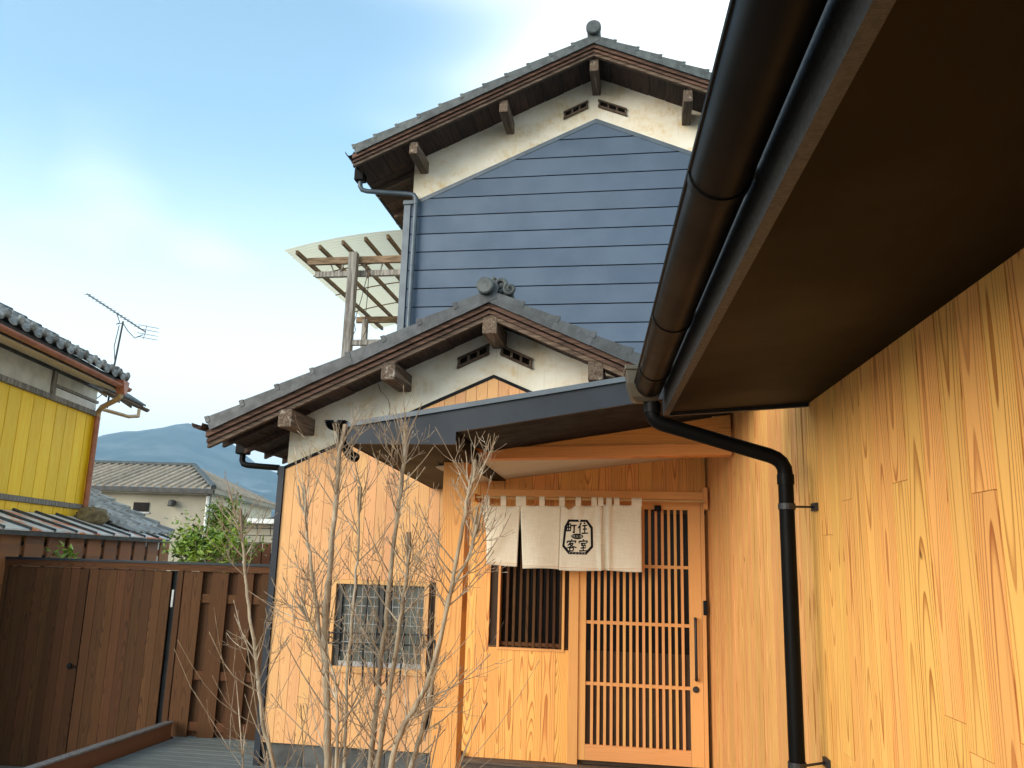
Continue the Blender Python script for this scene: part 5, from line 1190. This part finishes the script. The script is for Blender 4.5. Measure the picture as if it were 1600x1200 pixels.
for key, (r0, pts) in stems.items():
    pts = [Vector(p) for p in pts]
    if key != 'B2':
        off = Vector((rs.gauss(0, .06), rs.gauss(0, .05), 0)); full = [base + off, (base + off) * 0.45 + pts[0] * 0.55 + Vector(((pts[0] - base).x * 0.12, 0, 0))] + pts
    else: full = pts
    # soften the path and add slight node swellings
    fine = []
    for i in range(len(full) - 1):
        for k in range(4):
            t = k / 4; a_, b_, c_, d_ = full[max(i - 1, 0)], full[i], full[i + 1], full[min(i + 2, len(full) - 1)]
            fine.append(0.5 * ((2 * b_) + (c_ - a_) * t + (2 * a_ - 5 * b_ + 4 * c_ - d_) * t * t + (3 * b_ - a_ - 3 * c_ + d_) * t ** 3))
    fine.append(full[-1]); n_ = len(fine)
    rad = [r0 * (1.15 - 0.55 * i / n_) * (1.10 if i % 4 == 0 else 1.0) for i in range(n_)]
    fine = [p + Vector((rs.gauss(0, .0016), rs.gauss(0, .0016), 0)) for p in fine]
    st = MB().tube(fine, rad, 9).build('stem', 'bark', SH); smooth_by_angle(st, 60)
    tw = MB(); start = 6 if key != 'B2' else 1
    for i in range(start, n_):
        h = fine[i].z
        if h < -1.15: continue
        pr = 0.45 if h > -0.75 else 0.25
        if rs.random() < pr:
            d = (fine[i] - fine[i - 1]).normalized(); a = rs.uniform(0, math.pi); sd = Vector((math.cos(a), 0.6 * math.sin(a), 0)); sd = (sd - d * sd.dot(d)).normalized()
            for sg in (1, -1):
                if rs.random() < 0.85: grow(tw, fine[i] + sd * sg * rad[i] * 0.6, (d * 0.72 + sd * sg * rs.uniform(0.55, 0.95)).normalized(), rs.uniform(0.08, 0.30) * (0.75 if h > 0.0 else 1.0), rs.uniform(0.0019, 0.0032), 2)
    # pruned head: thick stubs and whippy shoots
    top = fine[-1]; d = (fine[-1] - fine[-3]).normalized()
    for k in range(2):
        sd = Vector((rs.uniform(-1, 1), rs.uniform(-.5, .5), 0)); e = (d + sd * 0.35).normalized(); tw.tube([fine[-3], fine[-3] + e * 0.05, fine[-3] + (e + d).normalized() * 0.115], [rad[-1] * 0.9, rad[-1] * 0.85, rad[-1] * 0.75], 7)
    for k in range(7):
        sd = Vector((rs.uniform(-1, 1), rs.uniform(-.6, .6), 0)); grow(tw, fine[-1 - k % 4], (d + sd * 0.75).normalized(), rs.uniform(0.07, 0.20), rs.uniform(0.0018, 0.0030), 1)
    o = tw.build('twigs', 'twig', SH); smooth_by_angle(o, 70); o['kind'] = 'stuff'
tw = MB()
for k in range(16):                                         # young shoots straight from the stool
    a = rs.uniform(0, 6.28); e = Vector((math.cos(a) * 0.55, math.sin(a) * 0.3, 1)).normalized()
    grow(tw, base + Vector((rs.gauss(0, .10), rs.gauss(0, .08), 0.25)), e, rs.uniform(0.8, 1.45), rs.uniform(0.003, 0.0048), 2)
tw.build('young_shoots', 'twig', SH)['kind'] = 'stuff'

# ------------------------------------------------------------------ haze
hm = bpy.data.materials.new('haze_air'); hm.use_nodes = True; hn = hm.node_tree.nodes; hn.remove(hn['Principled BSDF'])
pvn = hn.new('ShaderNodeVolumePrincipled'); pvn.inputs['Color'].default_value = (0.45, 0.73, 1.0, 1); pvn.inputs['Density'].default_value = 0.00021; pvn.inputs['Anisotropy'].default_value = 0.0
hm.node_tree.links.new(pvn.outputs[0], hn['Material Output'].inputs['Volume'])
hb_ = MB().box(-5600, 3600, -320, 6400, LOW - 4.5, 690).build('haze', hm); struct(hb_, 'stuff')
hb_['label'] = 'pale blue air between the garden and the mountain'
